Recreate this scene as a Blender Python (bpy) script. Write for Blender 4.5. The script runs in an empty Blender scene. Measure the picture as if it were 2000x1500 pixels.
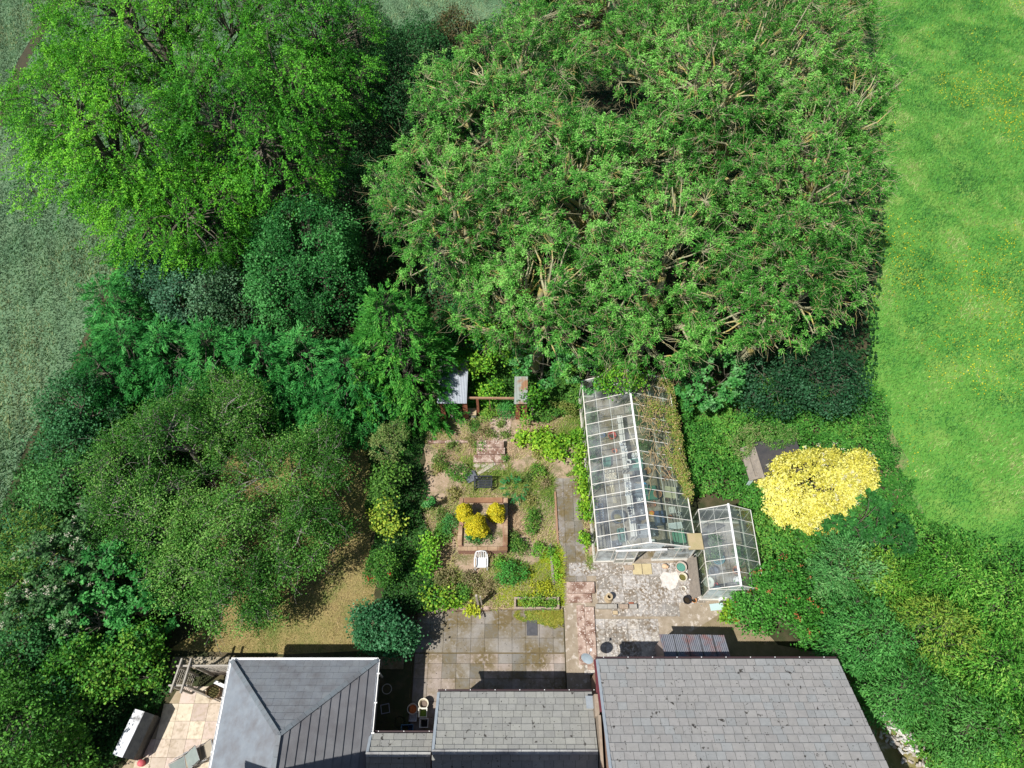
import bpy, math, random
import numpy as np
from math import radians, sin, cos, pi, sqrt
random.seed(7); R = np.random.default_rng(7)
C = bpy.context.scene.collection
sc = bpy.context.scene

# ------------------------------------------------------------------ camera, sky, sun, exposure
F, PITCH, H = 1387.0, 58.5, 32.0            # focal length in px of the 2000 px wide photo, tilt below horizon, height
cam_d = bpy.data.cameras.new('camera'); cam = bpy.data.objects.new('camera', cam_d); C.objects.link(cam)
cam.location = (0, 0, H); cam.rotation_euler = (radians(90 - PITCH), 0, 0)
cam_d.sensor_width = 36.0; cam_d.lens = 36.0 * F / 2000.0; cam_d.clip_start = 0.5; cam_d.clip_end = 2000
sc.camera = cam
SUN_EL, SUN_AZ = 57.0, 218.0                # azimuth of the sun measured from +x, counter clockwise
sdir = np.array([cos(radians(SUN_EL)) * cos(radians(SUN_AZ)), cos(radians(SUN_EL)) * sin(radians(SUN_AZ)), sin(radians(SUN_EL))])
w = bpy.data.worlds.new('World'); sc.world = w; w.use_nodes = True
nt = w.node_tree; nt.nodes.clear()
sky = nt.nodes.new('ShaderNodeTexSky'); sky.sky_type = 'NISHITA'; sky.sun_disc = False
sky.sun_elevation = radians(SUN_EL); sky.sun_rotation = radians((90 - SUN_AZ) % 360)
bg = nt.nodes.new('ShaderNodeBackground'); bg.inputs['Strength'].default_value = 0.075
wo = nt.nodes.new('ShaderNodeOutputWorld'); nt.links.new(sky.outputs[0], bg.inputs[0]); nt.links.new(bg.outputs[0], wo.inputs[0])
sd = bpy.data.lights.new('sun', 'SUN'); sd.energy = 5.0; sd.angle = radians(0.53); sd.color = (1.0, 0.965, 0.9)
so = bpy.data.objects.new('sun', sd); C.objects.link(so); so.location = (-20, -20, 60)
from mathutils import Vector, Matrix
so.rotation_euler = Vector(-sdir).to_track_quat('-Z', 'Y').to_euler()
sc.view_settings.view_transform = 'Standard'; sc.view_settings.look = 'None'
sc.view_settings.exposure = 0.28; sc.view_settings.gamma = 1
sc.render.engine = 'CYCLES'
sc.cycles.max_bounces = 8; sc.cycles.diffuse_bounces = 3; sc.cycles.transparent_max_bounces = 16
sc.cycles.transmission_bounces = 4; sc.cycles.glossy_bounces = 3
sc.cycles.caustics_reflective = False; sc.cycles.caustics_refractive = False

def P(u, v, z=0.0):
    """the world point at height z seen at pixel (u, v) of the 2000 x 1500 photo"""
    p = radians(PITCH); a = (u - 1000) / F; b = -(v - 750) / F
    dx = a; dy = cos(p) + b * sin(p); dz = -sin(p) + b * cos(p)
    t = (z - H) / dz
    return (dx * t, dy * t, z)

# ------------------------------------------------------------------ materials
def lk(t, a, b): t.links.new(a, b)
MATS = {}
def mat(name, c1, c2=None, scale=3.0, rough=0.8, bump=0.0, bscale=None, c3=None, s3=1.0, t3=0.55, w3=0.08, attr=False,
        metallic=0.0, spec=0.3, trans=0.0, c4=None, s4=20.0, t4=0.6, w4=0.05, gate=0.0):
    if name in MATS: return MATS[name]
    m = bpy.data.materials.new(name); m.use_nodes = True; t = m.node_tree; t.nodes.clear()
    out = t.nodes.new('ShaderNodeOutputMaterial'); b = t.nodes.new('ShaderNodeBsdfPrincipled')
    b.inputs['Roughness'].default_value = rough; b.inputs['Metallic'].default_value = metallic
    b.inputs['Specular IOR Level'].default_value = spec
    geo = t.nodes.new('ShaderNodeNewGeometry')
    def noise(s, det=5, ro=0.6):
        n = t.nodes.new('ShaderNodeTexNoise'); n.inputs['Scale'].default_value = s; n.inputs['Detail'].default_value = det
        n.inputs['Roughness'].default_value = ro; lk(t, geo.outputs['Position'], n.inputs['Vector']); return n.outputs['Fac']
    def mix(fac, A, B, blend='MIX'):
        x = t.nodes.new('ShaderNodeMix'); x.data_type = 'RGBA'; x.blend_type = blend
        if isinstance(fac, (int, float)): x.inputs[0].default_value = fac
        else: lk(t, fac, x.inputs[0])
        for i, q in ((6, A), (7, B)):
            if isinstance(q, (tuple, list)): x.inputs[i].default_value = (*q[:3], 1)
            else: lk(t, q, x.inputs[i])
        return x.outputs[2]
    def ramp(f, lo, hi):
        r = t.nodes.new('ShaderNodeMapRange'); r.inputs['From Min'].default_value = lo; r.inputs['From Max'].default_value = hi
        lk(t, f, r.inputs['Value']); return r.outputs['Result']
    col = tuple(c1)
    if c2 is not None: col = mix(ramp(noise(scale), 0.32, 0.68), c1, c2)
    if attr:
        a = t.nodes.new('ShaderNodeAttribute'); a.attribute_name = 'Col'
        col = mix(1.0, col, a.outputs['Color'], 'MULTIPLY')
    if c3 is not None:
        fac = ramp(noise(s3), t3 - w3, t3 + w3)
        if gate:
            mm = t.nodes.new('ShaderNodeMath'); mm.operation = 'MULTIPLY'; lk(t, fac, mm.inputs[0]); lk(t, ramp(noise(gate), 0.36, 0.60), mm.inputs[1]); fac = mm.outputs[0]
        col = mix(fac, col, c3)
    if c4 is not None: col = mix(ramp(noise(s4, 3), t4 - w4, t4 + w4), col, c4)
    if isinstance(col, tuple): b.inputs['Base Color'].default_value = (*col[:3], 1)
    else: lk(t, col, b.inputs['Base Color'])
    if bump:
        bn = t.nodes.new('ShaderNodeBump'); bn.inputs['Strength'].default_value = min(bump, 1.0); bn.inputs['Distance'].default_value = 0.03 if bump <= 1 else 0.03 * bump
        lk(t, noise(bscale or scale * 6, 6, 0.7), bn.inputs['Height']); lk(t, bn.outputs[0], b.inputs['Normal'])
    if trans:
        tr = t.nodes.new('ShaderNodeBsdfTranslucent'); ms = t.nodes.new('ShaderNodeMixShader'); ms.inputs[0].default_value = trans
        if isinstance(col, tuple): tr.inputs['Color'].default_value = (*col[:3], 1)
        else: lk(t, mix(1.0, col, (1.15, 1.1, 0.55), 'MULTIPLY'), tr.inputs['Color'])
        lk(t, b.outputs[0], ms.inputs[1]); lk(t, tr.outputs[0], ms.inputs[2]); lk(t, ms.outputs[0], out.inputs[0])
    else: lk(t, b.outputs[0], out.inputs[0])
    MATS[name] = m; return m
def glass_mat(name, tint=(0.93, 0.97, 0.96), dirt_sheen=0.1, dirt_sheen_col=(0.5, 0.52, 0.48), fres=1.45):
    m = bpy.data.materials.new(name); m.use_nodes = True; t = m.node_tree; t.nodes.clear()
    out = t.nodes.new('ShaderNodeOutputMaterial')
    tr = t.nodes.new('ShaderNodeBsdfTransparent'); tr.inputs[0].default_value = (*tint, 1)
    gl = t.nodes.new('ShaderNodeBsdfGlossy'); gl.inputs['Roughness'].default_value = 0.04
    lw = t.nodes.new('ShaderNodeLayerWeight'); lw.inputs['Blend'].default_value = 0.5
    pw = t.nodes.new('ShaderNodeMath'); pw.operation = 'POWER'; pw.inputs[1].default_value = 4.0; lk(t, lw.outputs['Facing'], pw.inputs[0])
    fr = t.nodes.new('ShaderNodeMath'); fr.operation = 'MULTIPLY_ADD'; fr.inputs[1].default_value = 0.9; fr.inputs[2].default_value = 0.12; lk(t, pw.outputs[0], fr.inputs[0])
    a = t.nodes.new('ShaderNodeMixShader'); lk(t, fr.outputs[0], a.inputs[0]); lk(t, tr.outputs[0], a.inputs[1]); lk(t, gl.outputs[0], a.inputs[2])
    df = t.nodes.new('ShaderNodeBsdfDiffuse'); df.inputs[0].default_value = (*dirt_sheen_col, 1)
    geo = t.nodes.new('ShaderNodeNewGeometry'); n = t.nodes.new('ShaderNodeTexNoise'); n.inputs['Scale'].default_value = 1.6; n.inputs['Detail'].default_value = 6
    lk(t, geo.outputs['Position'], n.inputs['Vector'])
    r = t.nodes.new('ShaderNodeMapRange'); r.inputs['From Min'].default_value = 0.4; r.inputs['From Max'].default_value = 0.8; r.inputs['To Min'].default_value = dirt_sheen * 0.4; r.inputs['To Max'].default_value = dirt_sheen * 2.2
    lk(t, n.outputs['Fac'], r.inputs['Value'])
    bm_ = t.nodes.new('ShaderNodeMixShader'); lk(t, r.outputs[0], bm_.inputs[0]); lk(t, a.outputs[0], bm_.inputs[1]); lk(t, df.outputs[0], bm_.inputs[2])
    lk(t, bm_.outputs[0], out.inputs[0]); return m

# ------------------------------------------------------------------ object helpers
def tag(o, label=None, cat=None, group=None, kind=None):
    if label: o['label'] = label
    if cat: o['category'] = cat
    if group: o['group'] = group
    if kind: o['kind'] = kind
    return o
def thing(name, label, cat, loc=(0, 0, 0), rz=0.0, group=None):
    o = bpy.data.objects.new(name, None); C.objects.link(o); o.location = loc; o.rotation_euler = (0, 0, rz)
    o.empty_display_size = 0.2
    return tag(o, label, cat, group)
class MB:
    """collects boxes, bars, lathes and slabs into one mesh with a colour per face corner"""
    def __init__(s): s.v = []; s.f = []; s.c = []
    def add(s, vs, fs, col=(1, 1, 1)):
        n = len(s.v); s.v += [tuple(q) for q in vs]; s.f += [tuple(i + n for i in f) for f in fs]; s.c += [col] * len(fs); return s
    def box(s, x0, x1, y0, y1, z0, z1, col=(1, 1, 1)):
        return s.add([(x0, y0, z0), (x1, y0, z0), (x1, y1, z0), (x0, y1, z0), (x0, y0, z1), (x1, y0, z1), (x1, y1, z1), (x0, y1, z1)],
                     [(0, 3, 2, 1), (4, 5, 6, 7), (0, 1, 5, 4), (1, 2, 6, 5), (2, 3, 7, 6), (3, 0, 4, 7)], col)
    def cbox(s, c, size, rz=0, rx=0, ry=0, col=(1, 1, 1)):
        M_ = Matrix.Rotation(rz, 3, 'Z') @ Matrix.Rotation(ry, 3, 'Y') @ Matrix.Rotation(rx, 3, 'X')
        hx, hy, hz = [q / 2 for q in size]
        vs = [Vector(c) + M_ @ Vector(q) for q in ((-hx, -hy, -hz), (hx, -hy, -hz), (hx, hy, -hz), (-hx, hy, -hz), (-hx, -hy, hz), (hx, -hy, hz), (hx, hy, hz), (-hx, hy, hz))]
        return s.add(vs, [(0, 3, 2, 1), (4, 5, 6, 7), (0, 1, 5, 4), (1, 2, 6, 5), (2, 3, 7, 6), (3, 0, 4, 7)], col)
    def bar(s, a, b, wd, ht=None, col=(1, 1, 1), up=(0, 0, 1)):
        ht = ht or wd; a = Vector(a); b = Vector(b); d = (b - a).normalized(); u = Vector(up)
        if abs(d.dot(u)) > 0.98: u = Vector((0, 1, 0))
        r = d.cross(u).normalized(); u = r.cross(d).normalized(); vs = []
        for p_ in (a, b):
            for i, j in ((-1, -1), (1, -1), (1, 1), (-1, 1)): vs.append(p_ + r * (i * wd / 2) + u * (j * ht / 2))
        return s.add(vs, [(3, 2, 1, 0), (4, 5, 6, 7), (0, 1, 5, 4), (1, 2, 6, 5), (2, 3, 7, 6), (3, 0, 4, 7)], col)
    def tube(s, pts, r, k=6, col=(1, 1, 1)):
        rs = r if isinstance(r, (list, tuple)) else [r] * len(pts); vs = []; fs = []
        pts = [Vector(q) for q in pts]
        for i, q in enumerate(pts):
            d = (pts[min(i + 1, len(pts) - 1)] - pts[max(i - 1, 0)]).normalized()
            u = Vector((0, 0, 1)) if abs(d.z) < 0.9 else Vector((1, 0, 0)); a = d.cross(u).normalized(); b = d.cross(a).normalized()
            for j in range(k): vs.append(q + (a * cos(2 * pi * j / k) + b * sin(2 * pi * j / k)) * rs[i])
        for i in range(len(pts) - 1):
            for j in range(k): fs.append((i * k + j, i * k + (j + 1) % k, (i + 1) * k + (j + 1) % k, (i + 1) * k + j))
        fs += [tuple(range(k))[::-1], tuple((len(pts) - 1) * k + j for j in range(k))]
        return s.add(vs, fs, col)
    def lathe(s, prof, c=(0, 0, 0), k=20, col=(1, 1, 1), sx=1, sy=1, power=None):
        vs = []; fs = []
        for r_, z_ in prof:
            for j in range(k):
                a = 2 * pi * j / k; ca, sa = cos(a), sin(a)
                vs.append((c[0] + r_ * ca * sx, c[1] + r_ * sa * sy, c[2] + z_))
        for i in range(len(prof) - 1):
            for j in range(k): fs.append((i * k + j, i * k + (j + 1) % k, (i + 1) * k + (j + 1) % k, (i + 1) * k + j))
        fs += [tuple(range(k))[::-1], tuple((len(prof) - 1) * k + j for j in range(k))]
        return s.add(vs, fs, col)
    def build(s, name, m, parent=None, smooth=False, bevel=0.0, kind=None, label=None):
        me = bpy.data.meshes.new(name); me.from_pydata(s.v, [], s.f); me.update()
        ca = me.color_attributes.new('Col', 'FLOAT_COLOR', 'CORNER')
        arr = []
        for f, c in zip(s.f, s.c): arr += [c[0], c[1], c[2], 1.0] * len(f)
        ca.data.foreach_set('color', arr)
        me.materials.append(m)
        if smooth:
            for p_ in me.polygons: p_.use_smooth = True
            me.set_sharp_from_angle(angle=radians(40))
        o = bpy.data.objects.new(name, me); C.objects.link(o)
        if parent: o.parent = parent
        if bevel:
            b = o.modifiers.new('b', 'BEVEL'); b.width = bevel; b.segments = 2; b.limit_method = 'ANGLE'
        if kind: o['kind'] = kind
        if label: o['label'] = label
        return o
def np_mesh(name, verts, faces, cols, m, parent=None, kind=None):
    """verts (n,3), faces (m,k) all of one size, cols (n,3)"""
    me = bpy.data.meshes.new(name); nv, (nf, k) = len(verts), faces.shape
    me.vertices.add(nv); me.vertices.foreach_set('co', np.ascontiguousarray(verts, dtype=np.float32).ravel())
    me.loops.add(nf * k); me.loops.foreach_set('vertex_index', np.ascontiguousarray(faces, dtype=np.int32).ravel())
    me.polygons.add(nf); me.polygons.foreach_set('loop_start', np.arange(0, nf * k, k, dtype=np.int32))
    me.update(calc_edges=True)
    if cols is not None:
        ca = me.color_attributes.new('Col', 'FLOAT_COLOR', 'POINT')
        ca.data.foreach_set('color', np.concatenate([cols, np.ones((nv, 1))], 1).astype(np.float32).ravel())
    me.materials.append(m); o = bpy.data.objects.new(name, me); C.objects.link(o)
    if parent: o.parent = parent
    if kind: o['kind'] = kind
    return o
def sheet(name, poly, z, m, kind='structure', skirt=0.0):
    mb = MB(); n = len(poly); mb.add([(q[0], q[1], z) for q in poly], [tuple(range(n))])
    o = mb.build(name, m, None); o['kind'] = kind
    return o
def area_sign(poly): return sum(poly[i][0] * poly[(i + 1) % len(poly)][1] - poly[(i + 1) % len(poly)][0] * poly[i][1] for i in range(len(poly)))
def px(pts, z=0.0):
    q = [P(u, v, z)[:2] for u, v in pts]
    return q if area_sign(q) > 0 else q[::-1]
def in_poly(x, y, poly):
    c = np.zeros(len(x), bool); n = len(poly)
    for i in range(n):
        x0, y0 = poly[i]; x1, y1 = poly[(i + 1) % n]
        if y0 == y1: continue
        k = ((y0 > y) != (y1 > y)) & (x < (x1 - x0) * (y - y0) / (y1 - y0) + x0); c ^= k
    return c
def noise2(x, y, f, seed=0):
    r = np.random.default_rng(seed); out = np.zeros_like(x); amp = 1.0
    for o in range(3):
        tb = r.normal(0, 1, (64, 64)); a = r.uniform(0, 6.28); u = (x * cos(a) - y * sin(a)) * f / 3.0 * 2 ** o + r.uniform(0, 64); v = (x * sin(a) + y * cos(a)) * f / 3.0 * 2 ** o + r.uniform(0, 64)
        i = np.floor(u).astype(int); j = np.floor(v).astype(int); fu = u - i; fv = v - j; fu = fu * fu * (3 - 2 * fu); fv = fv * fv * (3 - 2 * fv); i0, i1, j0, j1 = i % 64, (i + 1) % 64, j % 64, (j + 1) % 64
        out += amp * ((tb[i0, j0] * (1 - fu) + tb[i1, j0] * fu) * (1 - fv) + (tb[i0, j1] * (1 - fu) + tb[i1, j1] * fu) * fv); amp *= 0.5
    return np.clip(out * 0.85, -1.8, 1.8)
def noise3(p_, f, seed=0):
    r = np.random.default_rng(seed); s = np.zeros(len(p_))
    for i in range(9):
        d = r.normal(size=3); d /= np.linalg.norm(d); s += np.sin(f * r.uniform(0.5, 1.7) * (p_ @ d) + r.uniform(0, 6.28))
    return s / 2.6
def nrm(a): return a / (np.linalg.norm(a, axis=1, keepdims=True) + 1e-9)

# ------------------------------------------------------------------ ground, fields, lawn, patio
LOW = -0.30                                   # the flagged patio by the houses lies a little lower
G0, G1 = (-4.25, -12.0), (2.3, 8.0)
m_soil = mat('soil', (0.05, 0.045, 0.022), (0.03, 0.045, 0.015), 2.0, 0.95, 0.8, 14, c3=(0.10, 0.08, 0.045), s3=0.7)
mb = MB(); B_ = 400
for x0, x1, y0, y1 in ((-B_, G0[0], -B_, B_), (G1[0], B_, -B_, B_), (G0[0], G1[0], G1[1], B_), (G0[0], G1[0], -B_, G0[1])):
    mb.add([(x0, y0, 0), (x1, y0, 0), (x1, y1, 0), (x0, y1, 0)], [(0, 1, 2, 3)])
mb.add([(G0[0], G0[1], LOW - 0.03), (G1[0], G0[1], LOW - 0.03), (G1[0], G1[1], LOW - 0.03), (G0[0], G1[1], LOW - 0.03)], [(0, 1, 2, 3)])
for a, b in (((G0[0], G0[1]), (G1[0], G0[1])), ((G1[0], G0[1]), (G1[0], G1[1])), ((G1[0], G1[1]), (G0[0], G1[1])), ((G0[0], G1[1]), (G0[0], G0[1]))):
    mb.add([(*a, LOW - 0.03), (*b, LOW - 0.03), (*b, 0), (*a, 0)], [(0, 1, 2, 3)])
mb.build('ground', m_soil, kind='structure')

wp = [P(u, v)[:2] for u, v in [(-260, 1500), (-60, 1130), (0, 1000), (55, 860), (125, 750), (185, 610), (240, 480), (330, 330), (480, 180), (640, 70), (1000, 62)]]
wheat_poly = [(-B_, -40)] + wp + [(30, 75), (60, B_), (-B_, B_)]
if area_sign(wheat_poly) < 0: wheat_poly = wheat_poly[::-1]
m_wheat = mat('wheat_ground', (0.105, 0.20, 0.105), (0.145, 0.225, 0.12), 0.35, 0.95, 1.0, 5)
sheet('wheat_field', wheat_poly, 0.004, m_wheat)
mead_poly = [(26.5, 60), (24.5, 45)] + [P(u, v)[:2] for u, v in [(1705, 330), (1722, 400), (1698, 470), (1715, 540), (1690, 600), (1702, 670), (1680, 740), (1715, 800), (1700, 850), (1750, 900), (1740, 950), (1795, 985), (1800, 1030), (1850, 1035), (1880, 1075), (1940, 1075), (2000, 1100), (2200, 1180)]] + [(B_, 0), (B_, B_), (60, B_)]
if area_sign(mead_poly) < 0: mead_poly = mead_poly[::-1]
m_mead = mat('meadow_ground', (0.08, 0.25, 0.035), (0.12, 0.29, 0.045), 0.45, 0.95, 1.0, 6, c3=(0.17, 0.31, 0.06), s3=0.5, t3=0.58)
sheet('meadow', mead_poly, 0.004, m_mead)
lawn_poly = px([(330, 1270), (430, 1200), (400, 1100), (420, 950), (480, 830), (700, 815), (735, 860), (720, 930), (738, 1000), (722, 1060), (745, 1110), (730, 1160), (740, 1200), (728, 1270), (560, 1278)])
m_lawn = mat('dry_lawn', (0.32, 0.245, 0.105), (0.22, 0.20, 0.07), 1.6, 0.95, 0.9, 30, c3=(0.13, 0.17, 0.04), s3=0.8, t3=0.6)
sheet('lawn', lawn_poly, 0.006, m_lawn)
gar_poly = px([(850, 1190), (835, 1150), (842, 1100), (822, 1050), (835, 1000), (818, 950), (832, 900), (822, 840), (850, 800), (930, 790), (1135, 800), (1150, 1000), (1162, 1110), (1100, 1130), (1098, 1190)])
m_gar = mat('garden_gravel', (0.42, 0.31, 0.225), (0.29, 0.215, 0.135), 2.2, 0.95, 1.0, 25, c3=(0.12, 0.13, 0.045), s3=1.1, t3=0.58, c4=(0.46, 0.36, 0.28), s4=14, t4=0.62)
sheet('garden_soil', gar_poly, 0.008, m_gar)
m_earth = mat('dry_earth', (0.29, 0.23, 0.15), (0.20, 0.16, 0.09), 2.5, 0.95, 1.0, 25, c3=(0.36, 0.29, 0.2), s3=0.8, t3=0.66)
sheet('dry_ground', px([(1160, 1195), (1440, 1175), (1520, 1260), (1740, 1300), (1760, 1520), (1160, 1520)]), 0.008, m_earth)
sheet('side_ground', px([(1640, 1290), (1800, 1380), (1900, 1560), (1640, 1560)]), 0.012, mat('side_dirt', (0.25, 0.21, 0.09), (0.16, 0.16, 0.05), 2.2, 0.95, 0.8, 20, c3=(0.5, 0.46, 0.4), s3=1.4, t3=0.62))

def slabs(name, x0, x1, y0, y1, z, su, sv, cols, m, poly=None, rz=0, gap=0.012, th=0.03, stagger=False, org=(0, 0), keep=1.0, jit=0.004):
    mb = MB(); j = 0; y = y0; rr = random.Random(hash(name) % 1000 + 5)
    rr = random.Random(len(name) * 17 + 3)
    while y < y1 - 0.05:
        h_ = sv[j % len(sv)] if isinstance(sv, (list, tuple)) else sv
        x = x0 + (su * 0.5 if stagger and j % 2 else 0) - (su if stagger else 0)
        while x < x1 - 0.05:
            xa, xb, ya, yb = max(x, x0) + gap / 2, min(x + su, x1) - gap / 2, y + gap / 2, min(y + h_, y1) - gap / 2
            cx, cy = (xa + xb) / 2, (ya + yb) / 2
            if xb - xa > 0.08 and rr.random() < keep:
                X = org[0] + cx * cos(rz) - cy * sin(rz); Y = org[1] + cx * sin(rz) + cy * cos(rz)
                if poly is None or in_poly(np.array([X]), np.array([Y]), poly)[0]:
                    c = cols[rr.randrange(len(cols))]; s_ = rr.uniform(0.88, 1.1)
                    mb.cbox((X, Y, z + th / 2 + rr.uniform(0, jit)), (xb - xa, yb - ya, th), rz + rr.uniform(-0.006, 0.006), col=(c[0] * s_, c[1] * s_, c[2] * s_))
            x += su
        y += h_; j += 1
    o = mb.build(name, m, kind='structure'); return o
m_slab = mat('patio_slab', (1, 1, 1), (0.8, 0.8, 0.8), 3.5, 0.85, 0.35, 30, attr=True, c3=(0.15, 0.115, 0.055), s3=8, t3=0.40, w3=0.08, gate=0.9, c4=(0.06, 0.05, 0.03), s4=11, t4=0.67, w4=0.02)
grey = (0.28, 0.26, 0.235); pink = (0.40, 0.335, 0.295); cream = (0.5, 0.43, 0.3); dgrey = (0.20, 0.19, 0.17)
m_joint = mat('patio_joints', (0.13, 0.10, 0.05), (0.18, 0.14, 0.075), 3, 0.95, 1.0, 25)
sheet('patio_bed', [(G0[0] + .001, -8), (G1[0] - .001, -8), (G1[0] - .001, G1[1] - .001), (G0[0] + .001, G1[1] - .001)], LOW - 0.012, m_joint)
slabs('patio', -4.2, 2.28, 6.15, 7.95, LOW - 0.01, 0.6, 0.6, [grey, grey, dgrey, grey, (0.3, 0.27, 0.24)], m_slab)
slabs('patio_lower_rows', -4.2, 2.28, 0.0, 6.1, LOW - 0.01, 0.6, [0.6, 0.6, 0.6, 0.6, 0.6, 0.6, 0.6, 0.9, 0.6, 0.6], [grey, pink, pink, (0.33, 0.29, 0.26), dgrey], m_slab)
m_fore = mat('forecourt_slab', (1, 1, 1), (0.82, 0.82, 0.82), 4, 0.85, 0.4, 30, attr=True, c3=(0.17, 0.13, 0.09), s3=8, t3=0.49, w3=0.06, gate=1.1, c4=(0.60, 0.55, 0.49), s4=13, t4=0.6, w4=0.03)
lg = (0.42, 0.40, 0.38)
fore_poly = px([(1100, 1105), (1160, 1098), (1350, 1092), (1372, 1130), (1385, 1190), (1250, 1192), (1172, 1190), (1165, 1135), (1100, 1130)])
slabs('forecourt', 2.0, 9.5, 7.6, 10.3, 0.0, 0.6, 0.6, [lg, grey, (0.36, 0.34, 0.32), lg], m_fore, poly=fore_poly)
sheet('forecourt_bed', [(2.305, 4.2), (3.3, 4.2), (3.3, 5.25), (6.6, 5.25), (7.2, 6.6), (9.3, 7.8), (9.0, 9.3), (7.8, 10.4), (2.0, 10.4), (2.0, 8.01), (2.305, 8.01)], 0.010, mat('trodden_gravel', (0.36, 0.30, 0.23), (0.26, 0.21, 0.15), 3, 0.95, 0.8, 30, c3=(0.52, 0.46, 0.4), s3=3.5, t3=0.6, w3=0.05))
sheet('chalk_spill', px([(1288, 1128), (1295, 1117), (1310, 1120), (1322, 1116), (1326, 1130), (1320, 1148), (1306, 1154), (1300, 1145), (1290, 1148), (1293, 1138)]), 0.044, mat('chalk', (0.66, 0.62, 0.58), (0.5, 0.46, 0.42), 9, 0.95, 0.6, 30))
slabs('side_patio', 3.05, 6.4, 5.2, 7.5, 0.0, 0.5, 0.62, [lg, grey, (0.45, 0.42, 0.38), (0.38, 0.35, 0.31)], m_fore)
slabs('garden_path', 0, 1.32, 0, 5.2, 0.0, 0.44, 0.6, [grey, dgrey, (0.3, 0.28, 0.27)], m_slab, rz=0.0, org=(2.05, 9.0))
terr_poly = px([(250, 1540), (262, 1478), (290, 1470), (330, 1445), (352, 1400), (370, 1352), (445, 1340), (440, 1560)])
m_ter = mat('terrace_slab', (1, 1, 1), (0.88, 0.86, 0.84), 1.5, 0.8, 0.25, 30, attr=True, c3=(0.36, 0.29, 0.21), s3=7, t3=0.56, w3=0.12, gate=1.0, c4=(0.25, 0.2, 0.14), s4=9, t4=0.7, w4=0.04)
tp = (0.56, 0.46, 0.40); tc = (0.62, 0.54, 0.42); tb = (0.58, 0.49, 0.40)
sheet('terrace_bed', px([(205, 1540), (255, 1480), (290, 1440), (345, 1350), (470, 1330), (470, 1560)]), 0.009, mat('terrace_joint', (0.42, 0.34, 0.24), (0.3, 0.24, 0.15), 3, 0.9, 0.5, 20))
slabs('terrace', -17.5, -10.8, -1.2, 5.0, 0.005, 0.62, 0.66, [tp, tc, tb, tc, tp], m_ter, poly=px([(215, 1600), (262, 1478), (300, 1420), (350, 1345), (470, 1330), (470, 1600)]), rz=0.0)
slabs('lawn_edge_path', -14.5, -4.6, 5.42, 5.95, 0.005, 0.9, 0.5, [(0.36, 0.31, 0.23), (0.30, 0.26, 0.2), (0.4, 0.35, 0.27)], m_slab)
# the crop's tramline, a bare dark strip
tr = [P(u, v) for u, v in [(125, -15), (98, 30), (75, 72), (45, 110)]]; tr2 = [P(u, v) for u, v in [(45, 120), (25, 200), (0, 245), (-40, 300)]]
def strip(name, pts, wd, z, m):
    mb = MB(); vs = []
    for i, q in enumerate(pts):
        a = np.array(pts[max(i - 1, 0)]); b = np.array(pts[min(i + 1, len(pts) - 1)]); d = (b - a)[:2]; d /= np.linalg.norm(d)
        vs += [(q[0] - d[1] * wd / 2, q[1] + d[0] * wd / 2, z), (q[0] + d[1] * wd / 2, q[1] - d[0] * wd / 2, z)]
    mb.add(vs, [(2 * i, 2 * i + 1, 2 * i + 3, 2 * i + 2) for i in range(len(pts) - 1)])
    return mb.build(name, m, kind='structure')
track_line = [P(150, -60), P(98, 30), P(45, 120), P(10, 225), P(-60, 320), P(-160, 450)]
strip('field_track', track_line, 0.8, 0.010, mat('track_soil', (0.07, 0.06, 0.035), (0.05, 0.05, 0.03), 2, 0.95, 0.6, 12))

sheet('bare_earth', px([(1690, 770), (1725, 775), (1745, 850), (1775, 900), (1760, 930), (1800, 990), (1815, 1040), (1785, 1030), (1735, 940), (1700, 880)]), 0.02, mat('bare_earth', (0.30, 0.20, 0.12), (0.06, 0.24, 0.04), 0.9, 0.95, 0.8, 12))
# ------------------------------------------------------------------ grass-like stuff
def blades(name, poly, n, h, wd, palette, m, z=0.0, lean=0.4, seed=1, mask=None, bounds=None, tone=0.25, tf=0.6, hn=0.3, rows=None):
    r = np.random.default_rng(seed); xs = [q[0] for q in poly]; ys = [q[1] for q in poly]
    b = bounds or (min(xs), max(xs), min(ys), max(ys))
    x = r.uniform(b[0], b[1], n * 3); y = r.uniform(b[2], b[3], n * 3)
    k = in_poly(x, y, poly)
    if mask is not None: k &= mask(x, y, r)
    x, y = x[k][:n], y[k][:n]; n = len(x)
    a = r.uniform(0, 2 * pi, n); hh = h * r.uniform(0.6, 1.3, n) * (1 + hn * noise2(x, y, tf * 1.7, seed)); la = r.normal(0, lean, (n, 2)) + lean * 0.5
    s = np.stack([np.cos(a), np.sin(a), np.zeros(n)], 1) * (wd * r.uniform(0.7, 1.3, n))[:, None]
    c = np.stack([x, y, np.full(n, z)], 1); tip = c + np.stack([la[:, 0] * hh, la[:, 1] * hh, hh], 1)
    v = np.stack([c - s, c + s, tip + s * 0.25, tip - s * 0.25], 1).reshape(-1, 3); f = np.arange(4 * n).reshape(n, 4)
    pal = np.array(palette); tn = noise2(x, y, tf, seed + 9); w_ = np.clip(r.integers(0, len(pal), n) * 0.5 + (tn * 0.5 + 0.5) * len(pal) * 0.5, 0, len(pal) - 1).astype(int)
    col = pal[w_] * (1 + tone * r.normal(0, 0.6, n) + 0.12 * tn)[:, None]; col = np.clip(col, 0.004, 0.9)
    if rows: col = col * (1 + rows[2] * np.sin((x * cos(rows[0]) + y * sin(rows[0])) * 2 * pi / rows[1]))[:, None]      # drilled rows: thinner, paler crop between them
    o = np_mesh(name, v, f, np.repeat(col, 4, 0), m); o['kind'] = 'stuff'; return o
m_leaf = mat('leaf', (1, 1, 1), None, attr=True, rough=0.55, spec=0.2, trans=0.3)
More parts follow.
